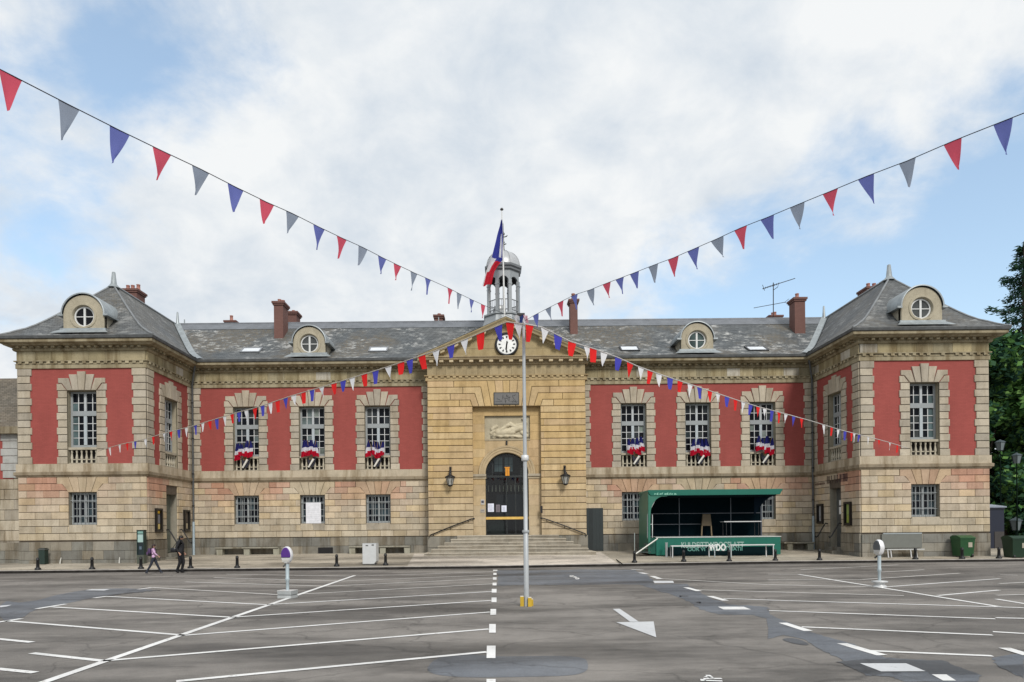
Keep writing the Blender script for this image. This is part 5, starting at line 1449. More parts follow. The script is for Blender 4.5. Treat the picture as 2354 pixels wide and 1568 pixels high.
# ------------------------------------------------------------------ street furniture
# bollards along the kerb
def bollard(loc):
    r = empty('bollard', loc)
    mb = MB(); mb.lathe([(.125,0),(.13,.03),(.125,.07),(.085,.10),(.072,.13)], (0,0,0), 14); sub(mb, 'base', M['iron'], r)
    mb = MB(); mb.lathe([(.072,.12),(.060,.42),(.070,.43),(.070,.46),(.062,.47),(.066,.50),(.045,.54),(.0,.555)], (0,0,0), 14); sub(mb, 'post', M['iron'], r)
    return r
bl = [(87,1309.5,'short black bollard in front of the dark green bin at far left'),(201,1309.5,'short black bollard on a pale round footing before the left pavilion'),(317.5,1308,'short black bollard near the ticket machine and the walking child'),(431,1307,'short black bollard just right of the woman in black'),(545,1305,'short black bollard in front of the left stone bench'),
      (773.7,1301.8,'short black bollard between the purple meter and the white cabinet'),(886,1299.8,'short black bollard right of the white cabinet'),(1458,1293,'short black bollard beside the ramp at the left end of the stage'),(1571,1291,'short black bollard before the left white bench'),(1682.5,1291,'short black bollard before the right white bench'),
      (1793.4,1289.8,'short black bollard at the right end of the stage'),(1904.3,1289.6,'short black bollard right of the stage, before the side door'),(2124.6,1287,'short black bollard at the right end of the pale slatted bench'),(2234.8,1286,'short black bollard beside the green wheeled bin'),(2351,1287,'short black bollard at the right edge of the picture')]
proto = None
for x, y, lb in bl:
    p = ground(x, y, .13); p.y = max(p.y, kerb_y(p.x)+.22); p.z = pz(p.x, p.y)
    if proto is None: proto = bollard(p); o = proto
    else: o = copy_tree(proto); o.location = p
    tag(o, lb, 'bollard', 'bollards along the kerb')

# parking meters
def meter(loc, rz, face_col, label, stub):
    r = thing('parking_meter', label, 'parking meter', loc, rz)
    mb = MB()
    if stub: mb.box(-.20,.20,-.17,.17,0,.07,0,(.44,.46,.46)); mb.box(-.19,.19,-.16,.16,.07,.10,0,(.22,.23,.23)); mb.box(-.20,.20,-.17,.17,.10,.19,0,(.36,.38,.38)); mb.box(-.205,.205,-.175,.175,.19,.205,0,(.6,.6,.6))
    else: mb.lathe([(.20,0),(.19,.03),(.13,.06),(.14,.10),(.22,.14),(.22,.17),(.07,.19)], (0,0,0), 18, 0, (.5,.51,.51))
    sub(mb, 'base', M['metal'], r)
    mb = MB(); mb.tube([(0,0,.15),(0,0,.44),(0,0,.46),(0,0,.52),(0,0,.54),(.0,0,.90)], [.042,.042,.055,.055,.046,.05], 12, 0, (.40,.47,.50)); sub(mb, 'post', M['metal'], r)
    # egg shaped head: white shell, coloured front
    mb = MB(); rows = []; n = 26
    outl = []
    for k in range(n):
        a = 2*pi*k/n; x = .155*cos(a); z = .25*sin(a)
        if z < 0: z *= .82; x *= .93
        outl.append((x, z+1.11))
    for d, s_ in ((.07,.75),(.06,.92),(.02,1.0),(-.05,1.0),(-.08,.93)):
        rows.append([((x)*s_, d, (z-1.11)*s_+1.11) for x, z in outl])
    mb.grid(rows, 0, (.74,.74,.75), True, True); mb.face(rows[0], 0, (.74,.74,.75)); mb.face(rows[-1][::-1], 0, (.60,.60,.58)); sub(mb, 'head', M['metal'], r)
    mb = MB(); pts = [(x*.90, (z-1.11)*.90+1.11) for x, z in outl if z > 1.03]
    F = Frame((0,0,0), (1,0,0), (0,-1,0)); mb.fpoly(F, sorted(pts, key=lambda q: -math.atan2(q[1]-1.05, q[0])), .07, .10, 0, .012, 0, face_col); sub(mb, 'screen', M['metal'], r)
    mb = MB(); mb.fbox(F, -.10,.10,.955,1.015,.085,.094,0,(.52,.51,.47)); sub(mb, 'panel', M['metal'], r)
    mb = MB(); mb.tube([(-.03,-.03,.90),(-.06,-.08,.84),(-.07,-.09,.82)], .022, 8, 0, (.02,.02,.02)); sub(mb, 'knob', M['metal'], r)
    return r
mp = ground(661, 1374); meter(mp, radians(-14), (.085,.025,.21), 'parking meter with purple screen and white shell on a grey block', True)
mp = ground(2021, 1349); meter(mp, radians(-78), (.10,.11,.12), 'parking meter seen from the side on a round white foot', False)

# stone benches against the wing wall
def stone_bench(x0, x1, y, label, legs):
    z = pz((x0+x1)/2, y); r = thing('stone_bench', label, 'bench', ((x0+x1)/2, y, z), 0, 'stone benches against the wall')
    L = (x1-x0)/2; st = (.29,.275,.225)
    mb = MB(); mb.box(-L, L, -.25, .25, .36, .43, 0, st); mb.box(-L+.03, L-.03, -.22, .25, .33, .36, 0, tuple(v*.8 for v in st)); sub(mb, 'seat', M['stone_dirty'], r)
    for k in legs:
        mb = MB(); F = Frame((0,0,0),(1,0,0),(0,-1,0)); mb.fpoly(F, [(k*L-.15,-.1),(k*L+.15,-.1),(k*L+.17,.33),(k*L-.17,.33)], -.24, .19, 0, .01, 0, (.31,.30,.24)); sub(mb, 'leg', M['stone_dirty'], r)
a, b = at(496, 1260, 38.55), at(641, 1260, 38.55); stone_bench(a.x, b.x, 38.6, 'long grey stone bench left of the purple meter', (-.86,0,.93))
a, b = at(803, 1258, 38.55), at(943, 1258, 38.55); stone_bench(a.x, b.x, 38.6, 'long grey stone bench behind the white cabinet', (-.9,.1,.9))
a, b = at(1800, 1240, 38.5), at(1874, 1240, 38.5); stone_bench(a.x, b.x-.1, 38.6, 'grey stone bench half hidden behind the stage', (-.6,.75))
mb = MB(); a, b = at(731, 1258.5, 38.9), at(765, 1274, 38.9); mb.box(a.x, b.x, 38.88, 38.92, b.z, a.z, 0, (.02,.02,.02)); part(mb, 'cellar_vent', M['dark'])

# white cabinet
p = ground(849.5, 1299, .14); p.y += .25; p.z = pz(p.x, p.y)
cb = thing('utility_cabinet', 'scuffed white metal cabinet standing on the pavement', 'cabinet', p, radians(-4))
mb = MB(); F = Frame((0,0,0),(1,0,0),(0,-1,0)); mb.fpoly(F, [(-.32,.03),(.22,.03),(.32,.16),(.32,.97),(-.32,.97)], -.25, .25, 0, .012, 0, (.56,.57,.57), True); sub(mb, 'body', M['metal'], cb)
mb = MB(); mb.fbox(F, -.30,.30,.97,.985,-.24,.245,0,(.42,.43,.44)); sub(mb, 'top', M['metal'], cb)
mb = MB(); mb.fbox(F, -.16,-.05,.86,.90,.25,.262,0,(.05,.05,.05)); mb.fbox(F, .12,.22,.88,.93,.25,.262,0,(.06,.06,.06)); sub(mb, 'latch', M['metal'], cb)
mb = MB(); mb.fbox(F, -.31,.26,.0,.03,-.22,.22,0,(.10,.10,.10)); mb.lathe([(.04,0),(.04,.07)], (.28,-.18,0), 8, 0, (.03,.03,.03)); sub(mb, 'foot', M['metal'], cb)

# ticket machine / information column at the pavilion corner
p = at(326, 1296, 33.45); p.z = pz(p.x, 33.45)
tk = thing('information_column', 'slim dark green column with pale green glass beside the pavilion corner', 'information column', p)
F = Frame((0,0,0),(1,0,0),(0,-1,0)); h = at(326,1218,33.45).z-p.z
mb = MB(); mb.fbox(F, -.17,.17,.0,.42,-.14,.14,0,(.075,.085,.065)); mb.fbox(F, -.17,-.14,.42,h,-.14,.14,0,(.012,.03,.025)); mb.fbox(F, .14,.17,.42,h,-.14,.14,0,(.012,.03,.025)); mb.fbox(F, -.14,.14,.42,h-.04,-.14,.10,0,(.012,.022,.026)); mb.fbox(F, -.17,.17,h-.04,h,-.15,.15,0,(.02,.045,.036)); sub(mb, 'body', M['metal'], tk)
mb = MB(); mb.fbox(F, -.135,.135,h-.60,h-.22,.10,.115,0,(.36,.50,.47)); mb.fbox(F, -.135,.135,h-.18,h-.06,.10,.112,0,(.20,.36,.32)); sub(mb, 'display', M['metal'], tk)
mb = MB(); mb.fbox(F, -.06,.05,h-.95,h-.80,.10,.112,0,(.10,.14,.18)); sub(mb, 'coin_panel', M['metal'], tk)

# dark green litter bin by the plinth, far left
p = at(100, 1303, 33.5); p.z = pz(p.x, 33.5)
gb = thing('litter_bin', 'dark green litter bin against the plinth at far left', 'bin', p)
mb = MB(); mb.box(-.15,.15,-.14,.14,.02,.70,0,(.018,.035,.028)); sub(mb, 'body', M['metal'], gb)
mb = MB(); mb.box(-.18,.18,-.16,.16,.70,.76,0,(.07,.075,.07)); mb.box(-.13,.13,-.12,.12,.76,.80,0,(.05,.055,.05)); sub(mb, 'lid', M['metal'], gb)

# ------------------------------------------------------------------ mobile stage
SY = 35.2; pz0 = pz(11, SY)
sg = thing('mobile_stage', 'green trailer stage with roof, open to the square', 'stage', (11.0, SY, pz0))
GC, GD, NV = (.005,.118,.082), (.006,.085,.066), (.006,.012,.020)
S0 = Frame((0,SY,0),(1,0,0),(0,-1,0))
qx = lambda x, y, Y=SY: (lambda v: (v.x, v.z))(at(x, y, Y))
x0, x1 = qx(1493.5,1240)[0], qx(1793.5,1240)[0]; zt = qx(1640,1233.4)[1]; zb = pz0+.05
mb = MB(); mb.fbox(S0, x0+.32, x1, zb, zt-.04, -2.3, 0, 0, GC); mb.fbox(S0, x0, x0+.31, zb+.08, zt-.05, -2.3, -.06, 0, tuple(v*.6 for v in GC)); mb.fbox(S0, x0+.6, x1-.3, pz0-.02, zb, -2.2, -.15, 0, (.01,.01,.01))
sub_ = wsub(mb, 'platform', M['metal'], sg)
mb = MB(); c_ = qx(1528,1258); mb.fbox(S0, c_[0], x1-.35, zb-.03, c_[1], -.4, .008, 0, (.004,.012,.014)); wsub(mb, 'painted_skirt_shade', M['matte'], sg)  # dark box paints the shade on the lower platform front
mb = MB(); rnd_ = random.Random(4)
for k in range(9): u = qx(1503+k*5.5+rnd_.uniform(-1,1),1136); mb.fpoly(S0, [(u[0],u[1]-.03),(u[0]+rnd_.uniform(.05,.16),u[1]-rnd_.uniform(.0,.06)),(u[0]+.1,u[1]+rnd_.uniform(.02,.10)),(u[0]+.02,u[1]+.05)], .06, .068, 0, 0, 0, (.20,.42,.33))
wsub(mb, 'torn_edging', M['matte'], sg)
mb = MB(); mb.fbox(S0, x0+.30, x1+.03, zt-.04, zt, -2.3, .03, 0, (.50,.52,.50)); wsub(mb, 'platform_edge', M['metal'], sg)
mb = MB(); xb0, xb1 = qx(1487,1200,37.3)[0], qx(1752,1200,37.3)[0]; zr = qx(1640,1138)[1]
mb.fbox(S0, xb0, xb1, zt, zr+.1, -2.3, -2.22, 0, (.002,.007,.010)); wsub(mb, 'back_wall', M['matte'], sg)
xl0 = qx(1489.5,1200)[0]
mb = MB(); YZ = Frame((xl0, SY, 0), (0,1,0), (-1,0,0)); mb.fpoly(YZ, [(0,zb+.1),(2.3,zb+.1),(2.3,3.28),(.9,3.62),(0,3.64)], -.06, .0, 0, .004, 0, (.018,.125,.085), True); wsub(mb, 'side_panel', M['metal'], sg)
mb = MB(); poly = [qx(1489.5,1246),qx(1489.5,1140),qx(1502,1128),qx(1533,1127),qx(1533,1141)]
for k in range(1, 9):
    t = k/8; a = pi/2*(1-t); poly.append(qx(1495+30*(1-cos(pi/2*(1-t))), 1141+40*(1-sin(a))))
poly += [qx(1494.5,1200),qx(1494.5,1246)]
mb.fpoly(S0, poly, -.06, .02, 0, .008, 0, (.030,.150,.105)); wsub(mb, 'side_wall', M['metal'], sg)
mb = MB(); xr1 = qx(1798,1130)[0]; xrr = qx(1490,1127)[0]; z2 = qx(1640,1125)[1]
mb.fpoly(S0, [(xrr+.1,zr),(xr1-.15,zr),(xr1,z2-.02),(xr1,z2),(xrr,z2),(xrr-.05,z2-.06)], -2.3, .06, 0, .006, 0, GC)
wsub(mb, 'roof', M['metal'], sg)
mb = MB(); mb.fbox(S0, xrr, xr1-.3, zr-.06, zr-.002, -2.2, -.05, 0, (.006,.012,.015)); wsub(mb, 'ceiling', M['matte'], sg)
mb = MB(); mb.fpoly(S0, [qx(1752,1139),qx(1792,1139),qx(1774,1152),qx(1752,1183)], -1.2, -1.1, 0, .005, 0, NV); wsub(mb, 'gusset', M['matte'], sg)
mb = MB()
for x in (1563, 1682, 1798.0-.0):
    if x < 1790: u = at(x, 1200, 37.2).x; mb.fbox(S0, u-.02, u+.02, zt, zr, -2.22, -2.17, 0, (.085,.10,.12))
for x in (1752,): u = at(x, 1200, 37.2).x; mb.fbox(S0, u-.04, u+.03, zt, zr, -2.24, -2.15, 0, (.05,.06,.08))
mb.fbox(S0, xb0, xb1, zt+1.22, zt+1.25, -2.215, -2.18, 0, (.10,.11,.13)); mb.fbox(S0, xb0, at(1622,1200,37.2).x, zt+.64, zt+.67, -2.215, -2.18, 0, (.14,.15,.17))
wsub(mb, 'back_wall_rails', M['metal'], sg)
mb = MB(); wh = (.50,.51,.51)
for P_ in ([at(1488,1236,35.3),at(1488,1183,35.3),at(1499,1183,35.3),at(1499,1236,35.3)],[at(1488,1206,35.3),at(1499,1205,35.3)],[at(1488,1183,35.3),at(1509,1143,35.3)],[at(1488,1237,35.3),at(1513,1239,35.3)]): mb.tube(P_, .022, 6, 0, wh)
wsub(mb, 'side_railing', M['metal'], sg)
mb = MB(); mb.tube([at(1461,1273,34.6),at(1511,1238,34.9)], .04, 6, 0, (.50,.50,.46)); mb.tube([at(1458,1225,34.6),at(1458,1272,34.6)], .02, 6, 0, (.30,.34,.33)); wsub(mb, 'stair_rail', M['metal'], sg)
mb = MB()
for k in range(3): a = at(1466+k*9, 1268-k*9, 35.6); mb.box(a.x-.05, x0+.05, 35.2+.05*k, 36.0, a.z-.03, a.z, 0, (.10,.12,.12))
wsub(mb, 'stair_tread', M['metal'], sg)
# lettering and paint marks on the stage front
def lettering(name, body, size, px0, px1, pcy, dY, col, off):
    me = text_mesh(body, size, .004, off); o = bpy.data.objects.new(name, me); COLL.objects.link(o); me.materials.append(m_plain(name+'_white', col, .6, 0, .3, .3, 9))
    w_ = max(v.co.x for v in me.vertices)-min(v.co.x for v in me.vertices); a, b = at(px0, pcy, SY), at(px1, pcy, SY); c = (a+b)/2
    o.rotation_euler = (pi/2,0,0); o.scale = ((b.x-a.x)/w_,1,1); o.parent = sg; o.location = Vector((c.x, SY-dY, c.z))-sg.location
lettering('lettering', 'KULDEITTWDOCSLATT', .40, 1565, 1709, 1253.0, .012, (.26,.38,.34), .008)
lettering('lettering', 'OUR VI  WOOD NATII', .26, 1580, 1706, 1262.5, .012, (.10,.26,.22), .006)
lettering('graffiti', 'WDO', .46, 1629, 1668, 1259, .024, (.66,.68,.66), .018)
# things standing on the stage
p = at(1623.5, 1231, 36.9); p.z = zt
ls = thing('wooden_lectern', 'tall pale brown wooden board on two legs, standing on the stage', 'lectern', p)
sc_ = 36.9/F_
mb = MB(); F = Frame((0,0,0),(1,0,0),(0,-1,0)); mb.fpoly(F, [(-.27,.55),(.27,.55),(.21,1.18),(-.21,1.18)], -.06, .06, 0, .01, 0, (.09,.068,.04), True); sub(mb, 'board', M['col'], ls)
for s in (-1, 1):
    mb = MB(); mb.fpoly(F, [(s*.30,0),(s*.245,0),(s*.215,.56),(s*.27,.56)], -.05, .05, 0, .005, 0, (.20,.15,.09), True); sub(mb, 'leg', M['col'], ls)
p = at(1702, 1232, 36.6); p.z = zt
tb_ = thing('folding_table', 'narrow white topped table standing on the dark stage', 'table', p)
mb = MB(); mb.box(-.98,.98,-.35,.35,.74,.785,0,(.55,.55,.55)); sub(mb, 'table_top', M['metal'], tb_)
for sx in (-.85,.85):
    for sy in (-.28,.28): mb = MB(); mb.tube([(sx,sy,0),(sx,sy,.74)], .02, 6, 0, (.02,.02,.022)); sub(mb, 'leg', M['metal'], tb_)
# white benches before the stage
def trestle(xa, xb, y, label, legs):
    Y = 34.45; a, b = at(xa, y, Y), at(xb, y, Y); z0 = pz(a.x, Y); h = a.z-z0
    r = thing('trestle_bench', label, 'bench', ((a.x+b.x)/2, Y, z0), 0, 'white benches before the stage'); L = (b.x-a.x)/2
    mb = MB(); mb.box(-L, L, -.17, .17, h-.05, h, 0, (.60,.60,.60)); sub(mb, 'seat', M['metal'], r)
    for lx, ly, c in legs:
        mb = MB(); mb.tube([(lx*L, ly, 0),(lx*L*.995, ly, h-.05)], .028, 6, 0, c); sub(mb, 'leg', M['metal'], r)
wl_ = (.56,.57,.57)
trestle(1541, 1641, 1253.8, 'left white bench with thin legs before the stage', [(-.95,-.14,wl_),(-.98,.14,(.2,.21,.21)),(.80,.14,wl_),(.98,-.14,(.40,.46,.48))])
trestle(1676, 1777, 1251.6, 'right white bench with thin legs before the stage', [(-.97,-.14,(.45,.5,.5)),(-.90,.14,wl_),(.72,.14,wl_),(.95,-.14,wl_)])
a = at(1529, 1270, 34.9); mb = MB(); 
fp = thing('folded_panel', 'narrow grey board leaning on the left white bench', 'board', (a.x, 34.7, pz(a.x,34.7)))
mb.box(-.05,.06,-.03,.03,0,.70,0,(.24,.26,.26)); mb.box(-.06,.07,-.04,.04,.70,.73,0,(.34,.36,.36)); sub(mb, 'board', M['metal'], fp)

# ------------------------------------------------------------------ right hand pavilion: bench, bins
YB = 33.5
a, b = at(2034, 1262, YB), at(2120, 1262, YB); z0 = pz(a.x, YB)
rb = thing('slatted_bench', 'low pale metal bench before the right pavilion', 'bench', ((a.x+b.x)/2, YB, z0)); L = (b.x-a.x)/2; h = a.z-z0
mb = MB(); mb.box(-L, L, -.16, .16, h-.045, h, 0, (.50,.51,.50)); sub(mb, 'seat', M['metal'], rb)
for lx in (-.9,-.74,.32,.62):
    mb = MB(); mb.tube([(lx*L, -.12, 0),((lx-.05)*L, -.12, h-.04)], .03, 6, 0, (.60,.60,.60)); sub(mb, 'leg', M['metal'], rb)
a, b = at(2026, 1228, 33.85), at(2118.5, 1259, 33.85)
gp = thing('grey_board', 'wide grey blue board leaning on the plinth behind the pale bench', 'board', ((a.x+b.x)/2, 33.86, b.z))
mb = MB(); W_ = (b.x-a.x)/2; mb.box(-W_, W_, -.02, .03, 0, a.z-b.z, 0, (.16,.165,.15)); sub(mb, 'panel', M['matte'], gp)
mb = MB(); mb.box(-W_*.93, W_, -.03, .03, a.z-b.z, a.z-b.z+.06, 0, (.30,.33,.34)); sub(mb, 'top_rail', M['metal'], gp)
def wheelie(px, py, Y, wd, h, label, c):
    p = at(px, py, Y); p.z = pz(p.x, Y) if p.x < 24.6 else p.z
    r = thing('wheeled_bin', label, 'wheeled bin', p, 0, 'green wheeled bins by the right pavilion')
    mb = MB(); n = [(-wd*.43,-.28),(wd*.43,-.28),(wd*.43,.30),(-wd*.43,.30)]; t_ = [(-wd*.5,-.36),(wd*.47,-.36),(wd*.47,.36),(-wd*.5,.36)]
    rows = [[(x,y,.06) for x, y in n], [(x,y,h*.82) for x, y in t_], [(x*1.04,y*1.04,h*.82) for x, y in t_], [(x*1.04,y*1.04,h*.86) for x, y in t_]]
    mb.grid(rows, 0, c, False, True); mb.face(rows[0], 0, c); mb.face(rows[-1], 0, c); sub(mb, 'body', M['metal'], r)
    mb = MB(); F = Frame((0,0,0),(0,1,0),(1,0,0)); mb.fpoly(F, [(-.40,h*.86),(.38,h*.86),(.38,h*.93),(.2,h*1.0),(-.1,h*1.0),(-.40,h*.90)], -wd*.53, wd*.51, 0, .02, 0, tuple(v*1.15 for v in c), True); sub(mb, 'lid', M['metal'], r)
    mb = MB(); mb.box(wd*.04, wd*.30, -.35, -.325, h*.46, h*.68, 0, (.36,.33,.26)); sub(mb, 'sticker', M['col'], r)
    for s in (-1, 1):
        mb = MB(); mb.tube([(s*wd*.36-.04,-.24,.09),(s*wd*.36+.04,-.24,.09)], .09, 14, 0, (.012,.012,.013)); sub(mb, 'wheel', M['metal'], r)
    return r
wheelie(2213, 1275, 33.4, .72, 1.06, 'green wheeled bin with a pale sticker at the right pavilion corner', (.018,.075,.026))
wheelie(2335, 1283, 33.0, .85, 1.08, 'dark green wheeled bin at the right edge under the trees', (.012,.035,.018))
a, b = at(2262, 1157, 38), at(2311, 1253, 38)
ks = thing('garden_shed', 'dark navy shed with pale flat roof behind the right pavilion', 'shed', ((a.x+b.x)/2, 39, b.z)); W_ = (b.x-a.x)/2; h = a.z-b.z
mb = MB(); mb.box(-W_-.6, W_, -.9, 1.2, -.5, h-.22, 0, (.014,.018,.034)); mb.box(-W_-.6, W_+.01, -.95, 1.2, h-.34, h-.2, 0, (.010,.012,.022)); sub(mb, 'wall', M['metal'], ks)
mb = MB(); mb.face([(-W_-.7,-1.0,h-.17),(W_+.08,-1.0,h-.17),(W_+.08,1.3,h+.1),(-W_-.7,1.3,h+.1)], 0, (.46,.50,.58)); mb.box(-W_-.7, W_+.08, -1.0, -.96, h-.24, h-.17, 0, (.24,.27,.33)); sub(mb, 'roof', M['metal'], ks)
mb = MB(); mb.box(W_-.55, W_-.02, -.92, -.90, -.4, .75, 0, (.05,.045,.042)); sub(mb, 'door', M['metal'], ks)
# park lanterns among the trees
def park_lantern(px, py, Y, w_, label, gz_):
    p = at(px, py, Y); r = thing('park_lantern', label, 'street lantern', (p.x, Y, gz_), 0, 'pale lanterns among the trees'); z = p.z-gz_
    mb = MB(); mb.tube([(0,0,0),(0,0,.8),(0,0,z-.5*w_)], [.06,.04,.03], 8, 0, (.006,.012,.009)); sub(mb, 'post', M['matte'], r)
    mb = MB(); mb.lathe([(.28*w_,-.5*w_),(.46*w_,.28*w_)], (0,0,z), 6, 0, (.16,.19,.20), False); sub(mb, 'glass', M['matte'], r)
    mb = MB(); mb.lathe([(.52*w_,.28*w_),(.50*w_,.34*w_),(.30*w_,.46*w_),(.12*w_,.52*w_),(.05*w_,.6*w_)], (0,0,z), 6, 0, (.08,.10,.11), False)
    for k in range(6): a_ = k*pi/3; mb.tube([(.28*w_*cos(a_),.28*w_*sin(a_),z-.5*w_),(.47*w_*cos(a_),.47*w_*sin(a_),z+.28*w_)], .025*w_, 5, 0, (.03,.035,.04))
    sub(mb, 'cage', M['matte'], r)
park_lantern(2298, 1024, 40, .58, 'upper pale lantern among the trees, nearest the pavilion', .3)
park_lantern(2336, 1054, 40.2, .58, 'pale lantern among the trees at the right edge', .3)
park_lantern(2334, 1205, 41, .72, 'lowest pale lantern, just above the dark wheeled bin', .0)

# ------------------------------------------------------------------ neighbour at the left edge
nb = thing('neighbour_house', 'old house with brown roof at the left edge beyond the pavilion', 'house', (-31, 40, 0))
NBF = Frame((0,40,0),(1,0,0),(0,-1,0)); rx = -25.2
mb = MB(); mb.fbox(NBF, -42, rx, -.1, 4.9, -9, 0, 0, (.33,.30,.25)); rustic(mb, NBF, -34, rx, [1.3+k*.6 for k in range(7)], 1.1, [], 0, .05, stone_grey, .01, .015); wsub(mb, 'wall', M['stone_dirty'], nb)
mb = MB(); mb.fbox(NBF, -42, rx-2.9, 4.9, 7.5, -9, .02); wsub(mb, 'brick_panel', M['brick'], nb)
mb = MB(); mb.fbox(NBF, rx-2.9, rx, 4.9, 7.5, -9, .0, 0, (.40,.35,.27)); wsub(mb, 'side_wall', M['stone'], nb)
mb = MB()
for k in range(6):
    w_ = 1.25 if k % 2 else 1.1; mb.fpoly(NBF, [(rx-2.6-w_*.8,4.95+k*.43),(rx-2.6,4.95+k*.43),(rx-2.6,5.38+k*.43),(rx-2.6-w_*.8,5.38+k*.43)], 0, .08, .012, .012, 0, (.40,.40,.38))
mb.fpoly(NBF, [(rx-2.3,7.55),(rx-.4,6.9),(rx-.4,7.3),(rx-1.4,8.3)], 0, .1, 0, 0, 0, (.30,.26,.19))
wsub(mb, 'quoins', M['stone'], nb)
mb = MB()
rowsn = [[(x, 39.9-.25+d, z) for x in (-42, rx+.15)] for d, z in ((0,7.9),(.35,9.2),(1.0,10.9),(4.5,11.4))]
mb.grid(rowsn, 0, (1,1,1), False); rr_ = wsub(mb, 'roof', m_slate('brown_tiles', (.145,.125,.10), .1, .4), nb)
mb = MB(); mb.fbox(NBF, -42, rx+.1, 7.5, 7.9, 0, .4, 0, (.26,.225,.16)); wsub(mb, 'cornice', M['stone_dirty'], nb)
mb = MB(); mb.fbox(NBF, -29.3, -28.3, 8.1, 8.35, .02, .12, 0, (.06,.05,.045)); wsub(mb, 'roof_vent', M['col'], nb)
gw = thing('garden_wall', 'grey stone wall continuing left of the left pavilion', 'wall', (-26, 34.2, 0))
mb = MB(); WF = Frame((0,34.25,0),(1,0,0),(0,-1,0)); mb.fbox(WF, -40, XLO-.1, -.1, 1.28, -.4, 0, 0, (.12,.115,.10)); rustic(mb, WF, -34, XLO-.10, [.0,.45,.88,1.28], 1.0, [], 0, .05, stone_plinth, .006, .008, 0, .003); wsub(mb, 'wall', M['stone_dirty'], gw)
mb = MB(); mb.tube([(XLO-.05,34.1,0),(XLO-.05,34.1,1.32)], .03, 6); wsub(mb, 'pipe', M['iron'], gw)

# ------------------------------------------------------------------ trees
def rot(v, ax, a):
    from mathutils import Matrix
    return Matrix.Rotation(a, 3, ax) @ v
def leaves(mb, centres, n, size, cols, rnd, flat=.0):
    for _ in range(n):
        c, r = rnd.choice(centres)
        d = Vector((rnd.gauss(0,1), rnd.gauss(0,1), rnd.gauss(0,1))); d.normalize(); d *= r*rnd.random()**.45
        p = Vector(c)+d
        a = Vector((rnd.gauss(0,1), rnd.gauss(0,1), rnd.gauss(0,.6))).normalized(); b = a.cross(Vector((rnd.gauss(0,1), rnd.gauss(0,1), rnd.gauss(0,1)))).normalized()
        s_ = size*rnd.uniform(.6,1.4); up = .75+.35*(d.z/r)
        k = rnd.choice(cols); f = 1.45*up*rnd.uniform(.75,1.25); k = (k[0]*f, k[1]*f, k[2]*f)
        mb.face([p-a*s_, p-b*s_*.55, p+a*s_, p+b*s_*.55], 0, k)
def broadleaf(name, loc, h, rw, label, nclump, nleaf, cols, seed, size=.22, z0=.12):
    rnd = random.Random(seed); r = thing(name, label, 'tree', loc, 0, 'trees at the right edge')
    tr = MB(); tr.tube([(0,0,-.2),(0.05,0,h*.2),(-.05,.1,h*.45),(.1,0,h*.8)], [.34,.26,.18,.06], 8)
    cent = []
    for k in range(nclump):
        a = rnd.uniform(0, 2*pi); t = rnd.uniform(z0, .97); rad = rw*math.sqrt(max(.05, 1-((t-.42)/.60)**2))*rnd.uniform(.35,1.0)
        c = Vector((rad*cos(a), rad*sin(a), h*t)); cent.append((c, rnd.uniform(.55,1.15)*rw*.32))
        if k % 2 == 0: tr.tube([(0,0,max(.6,h*(t-.22))), c*.55+Vector((0,0,h*t*.42)), c], [.10,.06,.02], 5)
    wt = sub(tr, 'trunk', M['bark'], r)
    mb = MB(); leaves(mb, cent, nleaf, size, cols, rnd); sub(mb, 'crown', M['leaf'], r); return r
G1 = [(.06,.135,.04),(.09,.18,.05),(.04,.10,.035),(.13,.23,.07)]
G2 = [(.030,.075,.048),(.045,.10,.06),(.022,.055,.040),(.06,.125,.065)]
G3 = [(.05,.10,.03),(.07,.13,.04),(.035,.075,.025)]
broadleaf('broadleaf_tree', (31.6,44.5,0), 13.6, 3.3, 'dark broadleaf tree rising just right of the pavilion eaves', 60, 15000, G1+G2, 3)
broadleaf('broadleaf_tree', (35.2,44.0,0), 11.6, 3.8, 'bright green broadleaf tree at the right edge', 56, 14000, G1, 5)
broadleaf('broadleaf_tree', (32.6,47.0,0), 8.0, 3.6, 'low dense tree filling the gap behind the shed', 44, 11000, G1, 8, .22, .03)
broadleaf('shrub', (31.3,42.6,0), 4.6, 1.9, 'dark glossy shrub behind the navy shed', 26, 5000, G2, 11, .16, .05)
broadleaf('shrub', (33.9,41.8,0), 4.4, 2.0, 'dark shrub behind the lowest lantern', 26, 5000, G2, 12, .16, .05)
